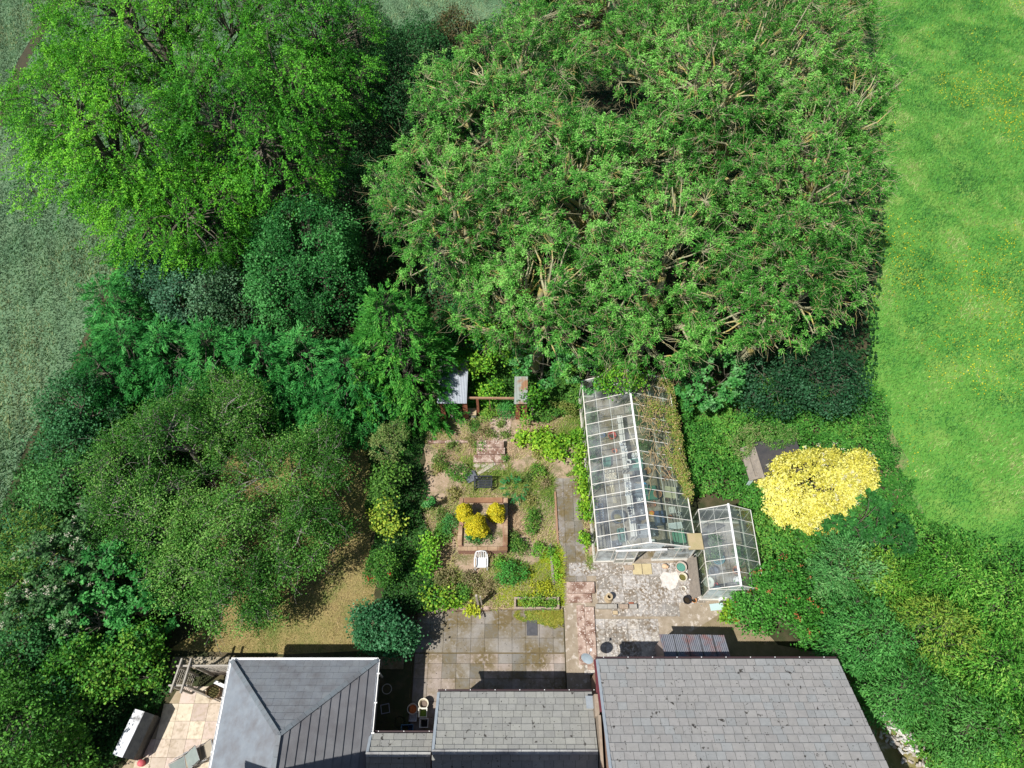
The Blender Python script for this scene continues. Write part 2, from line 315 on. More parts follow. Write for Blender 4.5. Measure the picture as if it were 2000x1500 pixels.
m_grass = mat('grass_blade', (1, 1, 1), None, attr=True, rough=0.6, spec=0.25, trans=0.2)
tl = np.array([q[:2] for q in track_line])
def off_track(x, y, r):
    k = np.ones(len(x), bool)
    for a, b in zip(tl[:-1], tl[1:]):
        d = b - a; t = np.clip(((x - a[0]) * d[0] + (y - a[1]) * d[1]) / (d @ d), 0, 1)
        k &= np.hypot(x - a[0] - t * d[0], y - a[1] - t * d[1]) > 0.42
    return k
def vis_w(x, y, r): return off_track(x, y, r) & (x > -0.8 * y - 20)
blades('wheat', wheat_poly, 460000, 0.14, 0.027, [(0.09, 0.195, 0.10), (0.115, 0.23, 0.125), (0.145, 0.26, 0.145), (0.18, 0.28, 0.15), (0.24, 0.27, 0.13)], m_grass, mask=vis_w, seed=3, bounds=(-50, 24, 2, 75), tone=0.16, tf=0.5, rows=(0.42, 1.3, 0.24))
blades('meadow_grass', mead_poly, 300000, 0.13, 0.02, [(0.055, 0.22, 0.045), (0.075, 0.27, 0.05), (0.115, 0.315, 0.06), (0.18, 0.35, 0.075), (0.28, 0.36, 0.13)], m_grass, seed=5, bounds=(15, 46, 9, 62), tone=0.4, tf=1.9, hn=0.15)
def clus(th, f, sd):
    return lambda x, y, r: noise2(x, y, f, sd) + 0.5 * noise2(x, y, f * 3, sd + 1) > th
blades('buttercups', mead_poly, 16000, 0.05, 0.032, [(0.72, 0.64, 0.03), (0.8, 0.72, 0.05)], m_grass, z=0.10, seed=6, bounds=(15, 46, 9, 62), mask=lambda x, y, r: (0.9 * (y > 42) * (x > 30) + noise2(x, y, 0.35, 4) + 0.4 * noise2(x, y, 1.5, 5) + r.normal(0, 0.45, len(x))) > 1.05, tone=0.1, lean=0.3)
blades('dry_grass', lawn_poly, 60000, 0.05, 0.012, [(0.36, 0.28, 0.13), (0.44, 0.34, 0.17), (0.28, 0.25, 0.09), (0.16, 0.20, 0.05)], m_grass, seed=8, tone=0.25, tf=1.2, lean=0.9)
def not_hard(x, y, r): return (noise2(x, y, 2.0, 31) > -0.45) & ~((x > 2.0) & (x < 3.4) & (y < 14.3))
blades('garden_weeds', gar_poly, 60000, 0.12, 0.014, [(0.11, 0.24, 0.03), (0.18, 0.32, 0.04), (0.28, 0.36, 0.07), (0.36, 0.36, 0.12), (0.46, 0.36, 0.22), (0.5, 0.38, 0.26), (0.40, 0.29, 0.19)], m_grass, seed=9, tone=0.3, tf=1.6, lean=1.0, mask=not_hard)
moss_poly = px([(965, 1186), (975, 1150), (1050, 1100), (1080, 1040), (1098, 1080), (1100, 1184)])
blades('mossy_weeds', moss_poly, 16000, 0.09, 0.014, [(0.3, 0.42, 0.03), (0.42, 0.46, 0.03), (0.2, 0.38, 0.04)], m_grass, seed=10, tone=0.3, tf=1.8, lean=0.9, z=0.0)
low_moss = [(0.2, 7.5), (1.2, 7.35), (2.2, 7.1), (2.2, 7.95), (-0.8, 7.95)]
blades('patio_weeds', low_moss, 5000, 0.06, 0.013, [(0.3, 0.36, 0.04), (0.36, 0.34, 0.06), (0.2, 0.3, 0.04)], m_grass, seed=12, tone=0.3, tf=2, lean=0.9, z=LOW + 0.02, mask=clus(-0.1, 2.2, 8))

# ------------------------------------------------------------------ trees and shrubs
m_bark = mat('bark', (0.10, 0.09, 0.065), (0.16, 0.145, 0.11), 6, 0.9, 0.8, 25)
m_ashbark = mat('lichen_bark', (0.25, 0.245, 0.15), (0.42, 0.40, 0.25), 5, 0.9, 0.6, 25, c3=(0.50, 0.40, 0.12), s3=1.3, t3=0.57)
m_apbark = mat('apple_bark', (0.22, 0.20, 0.17), (0.36, 0.34, 0.30), 6, 0.9, 0.6, 25)
TOT = [0]
def leaf_mesh(name, c, d, n, L, W, col, parent, m=None, fold=0.0):
    d = nrm(d); s = nrm(np.cross(d, n)); nn = np.cross(s, d)
    L = L[:, None]; W = W[:, None]
    mid = c + d * L * 0.5 + nn * L * 0.06
    v = np.stack([c, mid + s * W / 2, c + d * L - nn * L * 0.05, mid - s * W / 2], 1).reshape(-1, 3)
    k = len(c); TOT[0] += k
    o = np_mesh(name, v, np.arange(4 * k).reshape(k, 4), np.repeat(np.clip(col, 0.003, 0.92), 4, 0), m or m_leaf, parent)
    return o
def segs(A, Bp, ra, rb, k=3):
    d = nrm(Bp - A); up = np.where(np.abs(d[:, 2:3]) > 0.9, np.array([[1., 0, 0]]), np.array([[0, 0, 1.]]))
    u = nrm(np.cross(d, up)); w_ = np.cross(d, u); V = []
    for (q, r_) in ((A, ra), (Bp, rb)):
        for j in range(k):
            a = 2 * pi * j / k; V.append(q + (u * cos(a) + w_ * sin(a)) * r_[:, None])
    V = np.stack(V, 1).reshape(-1, 3); n = len(A); base = (np.arange(n) * 2 * k)[:, None, None]
    f = np.array([[j, (j + 1) % k, k + (j + 1) % k, k + j] for j in range(k)])[None]
    return V, (f + base).reshape(-1, 4)
def links(A, Bp, ra, rb, r, k=3, sag=0.12, jit=0.12, ns=4):
    """curved branches from A to B"""
    L = np.linalg.norm(Bp - A, axis=1); mid = (A + Bp) / 2 + r.normal(0, 1, A.shape) * (L * jit)[:, None]; mid[:, 2] += L * sag
    Vs, Fs, off = [], [], 0; prev = A; pr = ra
    for i in range(1, ns + 1):
        t = i / ns; q = (1 - t) ** 2 * A + 2 * t * (1 - t) * mid + t * t * Bp
        if i < ns: q = q + r.normal(0, 1, A.shape) * (L * 0.025)[:, None]
        rr = ra * (1 - t) + rb * t; V, f_ = segs(prev, q, pr, rr, k); Vs.append(V); Fs.append(f_ + off); off += len(V); prev, pr = q, rr
    return np.concatenate(Vs), np.concatenate(Fs)
def nearest(a, b):
    out = np.empty(len(a), int)
    for i in range(0, len(a), 4000):
        out[i:i + 4000] = ((a[i:i + 4000, None, :] - b[None]) ** 2).sum(-1).argmin(1)
    return out
# kind: tips per square metre of crown surface, leaves per tip, leaf length and width, spread, mode, palette, bark
KINDS = {
    'ash':    dict(tp=7.4, lp=38, L=0.135, W=0.042, sp=0.21, mode='rosette', bark=m_ashbark, tw=1.1, pal=[(0.035, 0.16, 0.02), (0.055, 0.24, 0.03), (0.085, 0.32, 0.042), (0.135, 0.41, 0.06), (0.23, 0.52, 0.11)], gap=-0.66, shell=0.5),
    'lime':   dict(tp=6.0, lp=38, L=0.10, W=0.065, sp=0.12, mode='spray', bark=m_bark, tw=0.6, pal=[(0.04, 0.20, 0.012), (0.06, 0.27, 0.016), (0.11, 0.38, 0.022), (0.19, 0.50, 0.035)], gap=-0.85, shell=0.42),
    'dark':   dict(tp=8.0, lp=26, L=0.12, W=0.09, sp=0.20, mode='random', bark=m_bark, tw=0.8, pal=[(0.025, 0.09, 0.025), (0.03, 0.13, 0.035), (0.05, 0.18, 0.05), (0.06, 0.22, 0.06)], gap=-1.0, shell=0.4),
    'round':  dict(tp=7.5, lp=30, L=0.115, W=0.09, sp=0.17, mode='random', bark=m_bark, tw=0.6, pal=[(0.02, 0.12, 0.025), (0.03, 0.17, 0.035), (0.05, 0.23, 0.05), (0.09, 0.31, 0.08)], gap=-1.0, shell=0.35),
    'bright': dict(tp=7.0, lp=24, L=0.12, W=0.10, sp=0.18, mode='random', bark=m_bark, tw=0.7, pal=[(0.06, 0.22, 0.02), (0.09, 0.30, 0.025), (0.15, 0.40, 0.035), (0.24, 0.46, 0.04)], gap=-0.9, shell=0.4),
    'conifer': dict(tp=13.0, lp=30, L=0.17, W=0.05, sp=0.07, mode='frond', bark=m_bark, tw=0.5, pal=[(0.022, 0.17, 0.03), (0.035, 0.235, 0.045), (0.06, 0.30, 0.06), (0.095, 0.37, 0.08)], gap=-1.5, shell=0.3),
    'apple':  dict(tp=11, lp=46, L=0.088, W=0.058, sp=0.21, mode='random', bark=m_apbark, tw=0.9, pal=[(0.03, 0.12, 0.015), (0.045, 0.17, 0.022), (0.075, 0.235, 0.032), (0.11, 0.30, 0.042), (0.20, 0.38, 0.085)], gap=-0.6, shell=0.6),
    'elder':  dict(tp=9.0, lp=26, L=0.14, W=0.09, sp=0.16, mode='rosette', bark=m_bark, tw=0.6, pal=[(0.04, 0.20, 0.04), (0.06, 0.27, 0.055), (0.10, 0.34, 0.08), (0.16, 0.38, 0.14)], gap=-0.8, shell=0.35),
    'willow': dict(tp=12, lp=26, L=0.17, W=0.05, sp=0.24, mode='spray', bark=m_bark, tw=0.5, pal=[(0.06, 0.24, 0.025), (0.095, 0.32, 0.035), (0.15, 0.40, 0.05), (0.26, 0.48, 0.08)], gap=-0.9, shell=0.35),
    'gold':   dict(tp=46, lp=20, L=0.12, W=0.075, sp=0.30, mode='rosette', bark=m_bark, tw=0.5, pal=[(0.34, 0.34, 0.05), (0.56, 0.52, 0.07), (0.70, 0.66, 0.13), (0.78, 0.74, 0.24)], gap=-1.7, shell=0.12),
    'herb':   dict(tp=26, lp=16, L=0.085, W=0.05, sp=0.09, mode='random', bark=m_bark, tw=0.3, pal=[(0.06, 0.2, 0.03), (0.1, 0.28, 0.04), (0.16, 0.36, 0.05), (0.26, 0.42, 0.06)], gap=-1.0, shell=0.4),
    'vine':   dict(tp=16, lp=12, L=0.15, W=0.13, sp=0.13, mode='random', bark=m_bark, tw=0.3, pal=[(0.14, 0.36, 0.03), (0.24, 0.46, 0.035), (0.36, 0.56, 0.05)], gap=-0.7, shell=0.5),
}
def blob_tips(lobes, K, r, cone=False, dens=1.0):
    pts, outs = [], []
    cs = np.array([l[0] for l in lobes]); rs = np.array([l[1] for l in lobes]); sd_ = int(r.integers(1e6))
    for i, (c, rad) in enumerate(zip(cs, rs)):
        if cone: area = pi * rad[0] * sqrt(rad[0] ** 2 + (2 * rad[2]) ** 2)
        else:
            a, b_, c_ = rad; area = 4 * pi * (((a * b_) ** 1.6 + (a * c_) ** 1.6 + (b_ * c_) ** 1.6) / 3) ** (1 / 1.6) * 0.72
        n = int(area * K['tp'] * dens) + 12
        if cone:
            h = 1 - np.sqrt(r.uniform(0, 1, n)); h = h * 0.97; a = r.uniform(0, 2 * pi, n)
            rr = (1 - h) ** 0.85 * (1 - K['shell'] * r.uniform(0, 1, n) ** 2.5)
            rr *= 1 + 0.16 * np.sin(a * 5 + h * 9 + sd_) + 0.10 * np.sin(a * 11 - h * 21)
            p_ = c + np.stack([np.cos(a) * rr * rad[0], np.sin(a) * rr * rad[1], (h * 2 - 1) * rad[2]], 1)
            o_ = np.stack([np.cos(a), np.sin(a), np.full(n, 0.35)], 1)
        else:
            d = nrm(r.normal(size=(n * 2, 3))); d = d[d[:, 2] > -0.45][:n]; n = len(d)
            rr = 1 - K['shell'] * r.uniform(0, 1, n) ** 2.2
            rr *= 1 + 0.20 * noise3(d, 3.2, sd_ + i) + 0.10 * noise3(d, 8, sd_ + i + 7)
            p_ = c + d * rr[:, None] * rad; o_ = nrm(d / rad)
        keep = np.ones(n, bool)
        for j in range(len(lobes)):
            if j != i and not cone:
                q = np.linalg.norm((p_ - cs[j]) / rs[j], axis=1); keep &= (q > 0.6) | (r.uniform(0, 1, n) < 0.15)
        keep &= noise3(p_, 2.2, sd_ + 50) > K['gap']
        keep &= p_[:, 2] > 0.12
        pts.append(p_[keep]); outs.append(o_[keep])
    return np.concatenate(pts), nrm(np.concatenate(outs))
def tree(name, label, cat, lobes, kind, group=None, dens=1.0, pal=None, cone=False, seed=0, base=None, accent=None, lscale=1.0, trunk_r=0.16, leafname='foliage', bark=None, wood=True):
    """lobes: (u, v, z, rx, ry, rz), z the height of the lobe's centre above ground"""
    K = dict(KINDS[kind]); r = np.random.default_rng(seed * 31 + 5)
    if pal is not None: K['pal'] = pal
    lb = [(np.array(P(l[0], l[1], l[2])), np.array(l[3:6], float)) for l in lobes]
    for c, rd in lb: rd[2] = min(rd[2], c[2] / 0.75 if not cone else c[2])
    T, O = blob_tips(lb, K, r, cone, dens)
    c0 = np.mean([c for c, _ in lb], 0) if base is None else np.array([*P(*base)[:2], 0])
    b0 = np.array([c0[0], c0[1], 0.0]); topz = T[:, 2].max(); lowz = max(0.0, np.percentile(T[:, 2], 8))
    root = thing(name, label, cat, tuple(b0), 0, group)
    n = len(T); K2 = min(n, max(5, n // 9)); K1 = min(K2, max(3, K2 // 7))
    i2 = r.choice(n, K2, replace=False); ax = b0 + np.array([0, 0, 1.0]) * (lowz + (topz - lowz) * 0.45)
    N2 = T[i2] * 0.86 + ax * 0.14 ; N2[:, 2] = T[i2][:, 2] * 0.93
    i1 = r.choice(K2, K1, replace=False); N1 = N2[i1] * 0.58 + ax * 0.42; N1[:, 2] = N2[i1][:, 2] * 0.8
    near2 = nearest(T, N2); T = T * 0.78 + N2[near2] * 0.22
    # foliage
    lp = K['lp']; m = n * lp; idx = np.repeat(np.arange(n), lp); sp = K['sp'] * lscale; O_ = O[idx]; mode = K['mode']
    g = r.normal(size=(m, 3))
    if mode == 'rosette':
        c = T[idx] + g * sp * 0.36; d = nrm(r.normal(size=(m, 3)) * [1, 1, 0.4] + O_ * 0.35 + [0, 0, -0.05]); nn = nrm(np.array([0, 0, 1.]) + 0.55 * r.normal(size=(m, 3)) + 0.4 * O_)
    elif mode == 'spray':
        sdn = nrm(O * [1, 1, 0.2] + [0, 0, -0.42] + r.normal(0, 0.28, (n, 3)))[idx]; t = r.uniform(-0.5, 1, m)[:, None]
        c = T[idx] + sdn * t * 0.62 * lscale + g * sp * (0.5 - 0.22 * t); d = nrm(sdn + 0.7 * r.normal(size=(m, 3))); nn = nrm(np.array([0, 0, 1.]) + 0.5 * r.normal(size=(m, 3)) + 0.5 * O_)
    elif mode == 'frond':
        fd = nrm(O * [1, 1, 0.3] + [0, 0, 0.12] + r.normal(0, 0.35, (n, 3))); sd2 = nrm(np.cross(fd, [0, 0, 1.]) + r.normal(0, 0.25, (n, 3)))
        t = r.uniform(0, 1, m)[:, None]; side = r.choice([-1, 1], m)[:, None]; fL = 0.62 * lscale * r.uniform(0.6, 1.2, n)[idx][:, None]
        c = T[idx] + fd[idx] * t * fL + g * sp * 0.5; c[:, 2] -= (t[:, 0] ** 2) * 0.12; d = nrm(fd[idx] * 0.9 + sd2[idx] * side * 0.75 * (1.05 - t) + 0.15 * g); nn = nrm(np.array([0, 0, 1.]) + 0.3 * r.normal(size=(m, 3)) + 0.3 * O_)
    else:
        c = T[idx] + g * sp; d = nrm(r.normal(size=(m, 3)) + O_ * 0.3); nn = nrm(np.array([0, 0, 1.]) + 0.7 * r.normal(size=(m, 3)) + 0.6 * O_)
    pal_ = np.array(K['pal']); tone = noise3(T, 0.9, seed + 3) * 0.25 + r.normal(0, 0.26, n); ti = np.clip((tone[idx] * 0.8 + 0.5 + r.normal(0, 0.18, m)) * len(pal_), 0, len(pal_) - 0.01).astype(int)
    col = pal_[ti] * np.clip(1 + 0.12 * r.normal(size=m), 0.6, 1.5)[:, None] * (1 + 0.25 * np.clip(tone, -1, 1)[idx])[:, None]
    c[:, 2] = np.maximum(c[:, 2], 0.04)
    leaf_mesh(leafname, c - b0, d, nn, K['L'] * lscale * r.uniform(0.7, 1.25, m), K['W'] * lscale * r.uniform(0.75, 1.2, m), col, root)
    if accent:                                           # blossom, fruit heads or red tips on the outermost twigs
        for an, frac, cnt, asz, acol in accent:
            k = r.choice(n, max(2, int(n * frac)), replace=False); k = k[O[k][:, 2] > 0.0]; ii = np.repeat(k, cnt); q = len(ii)
            ac = T[ii] + O[ii] * sp * 1.3 + [0, 0, 0.10] + r.normal(0, asz * 0.9, (q, 3)) * [1, 1, 0.35]
            cc = np.array(acol)[r.integers(0, len(acol), q)] * r.uniform(0.8, 1.15, (q, 1))
            for sl in ([slice(0, q)] if len(k) > 12 else [slice(a_, a_ + cnt) for a_ in range(0, q, cnt)]):
                ac_ = ac[sl]; qq = len(ac_)
                fo = leaf_mesh(an, ac_ - b0, nrm(r.normal(size=(qq, 3))), nrm(np.array([0, 0, 1.]) + 0.4 * r.normal(size=(qq, 3))), asz * r.uniform(0.8, 1.3, qq), asz * 0.7 * r.uniform(0.8, 1.3, qq), cc[sl], root)
                if len(k) > 12: fo['kind'] = 'stuff'
    # wood
    if wood:
        tr_ = trunk_r; th = max(ax[2] * (0.6 if kind == 'apple' else 0.95), 0.3); ts = np.linspace(0, 1, 6); tj = np.cumsum(r.normal(0, 0.05 * th / 5, (6, 2)), 0); tj -= tj[0]
        tp_ = np.stack([b0[0] + tj[:, 0], b0[1] + tj[:, 1], ts * th], 1)
        VV, FF = segs(tp_[:-1], tp_[1:], tr_ * (1.15 - 0.6 * ts[:-1]), tr_ * (1.15 - 0.6 * ts[1:]), 8)
        np_mesh('trunk', VV - b0, FF, None, bark or K['bark'], root)
        Vs, Fs, off = [], [], 0
        att = tp_[2:][nearest(N1 * [1, 1, 0.6], tp_[2:])]; tw = K['tw']
        for A_, B2, ra, rb, k in ((att, N1, tr_ * 0.5, tr_ * 0.28, 6), (N1[nearest(N2, N1)], N2, tr_ * 0.25, 0.022 * tw, 4), (N2[near2], T, 0.014 * tw, 0.006 * tw, 3)):
            nA = len(A_); V, f_ = links(A_, B2, np.full(nA, ra), np.full(nA, rb), r, k, sag=0.05); Vs.append(V); Fs.append(f_ + off); off += len(V)
        if kind in ('ash', 'apple'):                                 # bare, lichen covered twigs reaching past the leaves
            kk = r.choice(n, int(n * (0.65 if kind == 'ash' else 0.22)), replace=False); A_ = T[kk]
            B2 = A_ + nrm(O[kk] + [0, -0.1, -0.2] + r.normal(0, 0.6, (len(kk), 3))) * r.uniform(0.3, 1.1, len(kk))[:, None]
            V, f_ = links(A_, B2, np.full(len(kk), 0.0085 * K['tw']), np.full(len(kk), 0.0045 * K['tw']), r, 3, sag=0.1, jit=0.2, ns=5)
            Vs.append(V); Fs.append(f_ + off); off += len(V)
        np_mesh('branches', np.concatenate(Vs) - b0, np.concatenate(Fs), None, bark or K['bark'], root)
    return root

G_ash = 'ash trees in the large wood behind the garden'
ash = [('tall ash crown at the left front of the wood, above the bright elder thicket', [(890, 460, 7.5, 3.4, 3.0, 3.4), (820, 360, 7.5, 2.6, 2.4, 2.8), (1000, 420, 8.2, 2.8, 2.6, 3.0)]),
       ('tall ash crown at the left rear of the wood, beside the dark gap', [(950, 240, 9.0, 3.6, 3.3, 3.4), (930, 165, 8.4, 2.6, 2.6, 2.8), (1060, 160, 9.5, 3.4, 3.2, 3.3)]),
       ('pale ash crown in the middle of the wood with long bare twigs', [(1140, 360, 9.5, 3.4, 3.2, 3.6), (1080, 300, 9.6, 2.6, 2.4, 2.6), (1280, 310, 8.8, 2.8, 2.6, 3.0)]),
       ('ash with thick grey limbs showing, upper right of the wood', [(1420, 190, 10.0, 4.0, 3.6, 3.6), (1300, 110, 10.0, 3.4, 3.2, 3.2), (1540, 120, 9.2, 3.6, 3.4, 3.2), (1430, 350, 8.2, 2.8, 2.6, 3.0)]),
       ('ash at the right edge of the wood with branches leaning over the meadow', [(1600, 300, 8.2, 3.6, 3.4, 3.6), (1560, 430, 8.0, 3.2, 3.0, 3.4), (1660, 220, 7.5, 2.6, 2.6, 3.0)]),
       ('ash with a forked dead limb near the right front of the wood', [(1520, 560, 6.5, 3.2, 2.8, 3.2), (1600, 520, 6.5, 2.6, 2.5, 3.0), (1430, 620, 5.8, 2.6, 2.3, 2.8)]),
       ('ash crown hanging lowest over the back of the large greenhouse', [(1230, 560, 6.8, 3.2, 2.6, 3.2), (1280, 660, 5.2, 2.6, 2.0, 2.5), (1330, 470, 7.6, 2.8, 2.6, 2.8)]),
       ('ash crown in front of the wood between the elder thicket and the greenhouse', [(1050, 570, 6.5, 3.2, 2.6, 3.2), (960, 580, 5.5, 2.4, 2.2, 2.6), (1130, 640, 5.2, 2.4, 2.0, 2.6)]),
       ('ash crown at the top edge of the picture, far back in the wood', [(1180, 20, 10.0, 4.2, 3.8, 3.4), (1075, 40, 9.0, 3.0, 3.0, 3.0), (1420, 10, 10.0, 4.0, 3.6, 3.2), (1620, 60, 8.0, 3.4, 3.4, 3.2)])]
for i, (lab, lo) in enumerate(ash):
    tree('ash_tree', lab, 'tree', lo, 'ash', G_ash, seed=20 + i, dens=1.0, trunk_r=0.30)
G_lime = 'bright green trees beside the wheat field'
lime = [('bright yellow-green tree leaning over the wheat field at the upper left', [(200, 230, 8.5, 4.0, 3.6, 3.6), (130, 200, 7.0, 3.2, 3.0, 3.0), (270, 330, 7.6, 3.4, 3.2, 3.4), (170, 330, 6.2, 2.8, 2.6, 2.8)]),
        ('bright green tree at the very top left, crossed by the picture edge', [(280, 60, 9.5, 4.4, 4.0, 3.6), (450, 30, 10, 4.0, 3.8, 3.4), (180, 90, 7.6, 3.4, 3.2, 3.0)]),
        ('broad green crown with dark gaps in the middle of the upper left group', [(450, 230, 9.0, 3.8, 3.4, 3.6), (560, 300, 7.5, 3.2, 3.0, 3.4), (560, 170, 9.0, 3.4, 3.2, 3.2)]),
        ('green tree right of the group with its crown at the top edge', [(610, 50, 9.0, 3.6, 3.4, 3.4), (640, 160, 7.6, 2.6, 2.6, 3.0)]),
        ('lower bright tree with drooping sprays above the conifer hedge', [(400, 400, 6.6, 3.4, 3.0, 3.4), (300, 440, 5.4, 2.8, 2.4, 2.8), (430, 480, 4.8, 2.2, 1.8, 2.4), (250, 400, 5.4, 2.4, 2.2, 2.6)])]
for i, (lab, lo) in enumerate(lime):
    pal = None if i not in (2, 3) else [(0.035, 0.18, 0.015), (0.05, 0.25, 0.018), (0.085, 0.33, 0.024), (0.13, 0.41, 0.035)]
    tree('broadleaf_tree', lab, 'tree', lo, 'lime', G_lime, seed=40 + i, pal=pal, trunk_r=0.28)
tree('pear_tree', 'round dark green tree with glossy leaves in front of the bright trees', 'tree', [(600, 480, 5.8, 2.2, 2.0, 2.4), (545, 560, 4.4, 1.7, 1.6, 2.2), (640, 560, 4.4, 1.9, 1.7, 2.4), (590, 600, 3.6, 1.8, 1.5, 2.2), (660, 470, 4.6, 1.4, 1.4, 1.8), (540, 480, 4.8, 1.4, 1.4, 1.8)], 'round', seed=50, trunk_r=0.2)
tree('dark_tree', 'shaded tree in the dark gap between the bright trees and the ash wood', 'tree', [(790, 160, 4.6, 3.0, 2.8, 3.0), (760, 260, 4.0, 2.2, 2.2, 2.4)], 'dark', seed=51, trunk_r=0.2, dens=0.8)
tree('dark_tree', 'dark tree at the top edge left of the copper shrub', 'tree', [(700, 70, 4.6, 2.6, 2.6, 2.6)], 'dark', seed=52, trunk_r=0.2, dens=0.8)
tree('dark_tree', 'small dark tree between the shaded one and the pale field', 'tree', [(830, 115, 4.2, 2.2, 2.0, 2.4)], 'dark', seed=57, trunk_r=0.15)
tree('copper_shrub', 'reddish brown shrub at the top edge beside the pale field', 'shrub', [(885, 75, 3.4, 1.9, 1.7, 2.0)], 'dark', seed=53, pal=[(0.06, 0.08, 0.03), (0.10, 0.10, 0.04), (0.16, 0.12, 0.05), (0.07, 0.14, 0.04)])
tree('dark_tree', 'low shaded tree in front of the dark gap, beside the round tree', 'tree', [(700, 380, 3.6, 2.8, 2.6, 2.6), (720, 470, 2.8, 1.8, 1.8, 2.2)], 'dark', seed=54, dens=0.8)
tree('bluish_shrub', 'blue-green shrub between the conifer hedge and the bright tree', 'shrub', [(350, 575, 3.2, 1.8, 1.6, 2.0), (300, 540, 3.0, 1.4, 1.4, 1.8)], 'dark', seed=55, pal=[(0.04, 0.13, 0.07), (0.06, 0.18, 0.09), (0.09, 0.23, 0.13)])
tree('bluish_shrub', 'grey-green shrub left below the round dark tree', 'shrub', [(440, 590, 3.2, 1.6, 1.4, 2.0), (430, 530, 3.0, 1.2, 1.2, 1.8)], 'dark', seed=56, pal=[(0.05, 0.14, 0.06), (0.08, 0.19, 0.08), (0.12, 0.25, 0.13)])
# conifers
G_con = 'conifers in the boundary hedge'
tree('conifer', 'tallest feathery conifer with a pointed top beside the iron sheet shelter', 'conifer', [(778, 672, 4.5, 3.1, 2.9, 4.5)], 'conifer', seed=60, cone=True, dens=1.2, trunk_r=0.2, pal=[(0.035, 0.2, 0.022), (0.06, 0.28, 0.035), (0.10, 0.36, 0.05), (0.17, 0.44, 0.065)])
cons = [(690, 745, 2.9, 2.3, 2.9, 'conifer in the hedge just left of the tallest one'),
        (605, 720, 3.0, 2.4, 3.0, 'conifer in the hedge below the round dark tree'),
        (515, 715, 3.1, 2.4, 3.1, 'conifer in the middle of the hedge, between the round dark tree and the apple trees'),
        (430, 705, 3.1, 2.4, 3.1, 'conifer in the hedge above the apple tree with grey branches'),
        (345, 700, 3.0, 2.3, 3.0, 'conifer in the hedge below the blue-green shrub'),
        (265, 690, 2.9, 2.3, 2.9, 'conifer in the hedge nearest the corner of the wheat field'),
        (230, 610, 2.9, 1.9, 2.9, 'conifer at the field edge, in line with the blue-green shrub'),
        (275, 535, 2.7, 1.8, 2.7, 'conifer furthest up the field edge, under the drooping bright sprays'),
        (210, 735, 2.5, 1.9, 2.5, 'conifer at the lower left end of the hedge'),
        (560, 770, 2.0, 1.9, 2.0, 'low spreading conifer at the top edge of the lawn'),
        (640, 790, 1.8, 1.7, 1.8, 'low conifer skirt beside the top right corner of the lawn')]
for i, (u, v, z, rr, rz, lab) in enumerate(cons):
    tree('conifer', lab, 'conifer', [(u, v, z, rr, rr, rz)], 'conifer', G_con, seed=61 + i, cone=True, dens=1.05, trunk_r=0.14)
# apple trees over the lawn
G_ap = 'old apple trees on the lawn'
tree('apple_tree', 'sparse apple tree with pale bare branches, uppermost on the lawn', 'tree', [(340, 850, 3.0, 2.5, 2.1, 1.6), (450, 810, 3.0, 2.2, 1.7, 1.5), (250, 900, 2.8, 1.8, 1.8, 1.5)], 'apple', G_ap, seed=80, trunk_r=0.14)
tree('apple_tree', 'sparse apple tree at the centre of the lawn, reaching to the rose hedge', 'tree', [(560, 920, 2.8, 1.8, 1.5, 1.3), (470, 960, 3.0, 1.9, 1.8, 1.5), (635, 915, 2.6, 1.3, 1.1, 1.0), (600, 1010, 2.6, 1.4, 1.2, 1.0), (655, 1040, 2.2, 0.8, 0.7, 0.7), (620, 850, 2.4, 1.2, 1.0, 0.9)], 'apple', G_ap, seed=81, trunk_r=0.13, dens=0.8)
tree('apple_tree', 'apple tree spreading from the hedge across the left of the lawn', 'tree', [(290, 1000, 3.0, 2.3, 2.1, 1.6), (410, 1050, 3.0, 2.1, 2.0, 1.5), (350, 1110, 2.8, 1.5, 1.4, 1.3)], 'apple', G_ap, seed=182, trunk_r=0.10, dens=1.1)
tree('apple_tree', 'lowest apple tree, casting shade on the dry grass above the hipped roof', 'tree', [(470, 1140, 2.7, 1.9, 1.5, 1.2), (570, 1085, 2.5, 1.8, 1.3, 1.1), (430, 1200, 2.4, 1.5, 1.0, 1.0), (530, 1190, 2.1, 1.0, 0.8, 0.8)], 'apple', G_ap, seed=83, trunk_r=0.12, dens=0.75)
# left hedge, bottom left thicket
tree('hedge_shrub', 'dark bluish hedge shrub along the wheat, nearest the conifers', 'shrub', [(160, 800, 2.2, 1.6, 1.5, 1.7), (135, 870, 1.8, 1.2, 1.2, 1.4)], 'dark', seed=90, dens=1.1, pal=[(0.04, 0.14, 0.05), (0.05, 0.19, 0.06), (0.07, 0.24, 0.09)])
tree('hedge_shrub', 'greener hedge shrub along the wheat, below the bluish one', 'shrub', [(105, 950, 1.5, 1.1, 1.1, 1.2), (150, 940, 1.9, 1.4, 1.4, 1.5)], 'dark', seed=91, dens=1.1, pal=[(0.05, 0.17, 0.04), (0.06, 0.22, 0.05), (0.10, 0.28, 0.07)])
tree('hedge_shrub', 'hedge shrub with yellowish patches at the left edge of the picture', 'shrub', [(45, 1080, 1.5, 1.3, 1.2, 1.3), (60, 1160, 2.0, 1.6, 1.5, 1.6)], 'willow', seed=92, pal=[(0.06, 0.2, 0.03), (0.10, 0.26, 0.04), (0.20, 0.30, 0.05), (0.05, 0.2, 0.08)])
white = [(0.75, 0.72, 0.62), (0.62, 0.6, 0.5)]
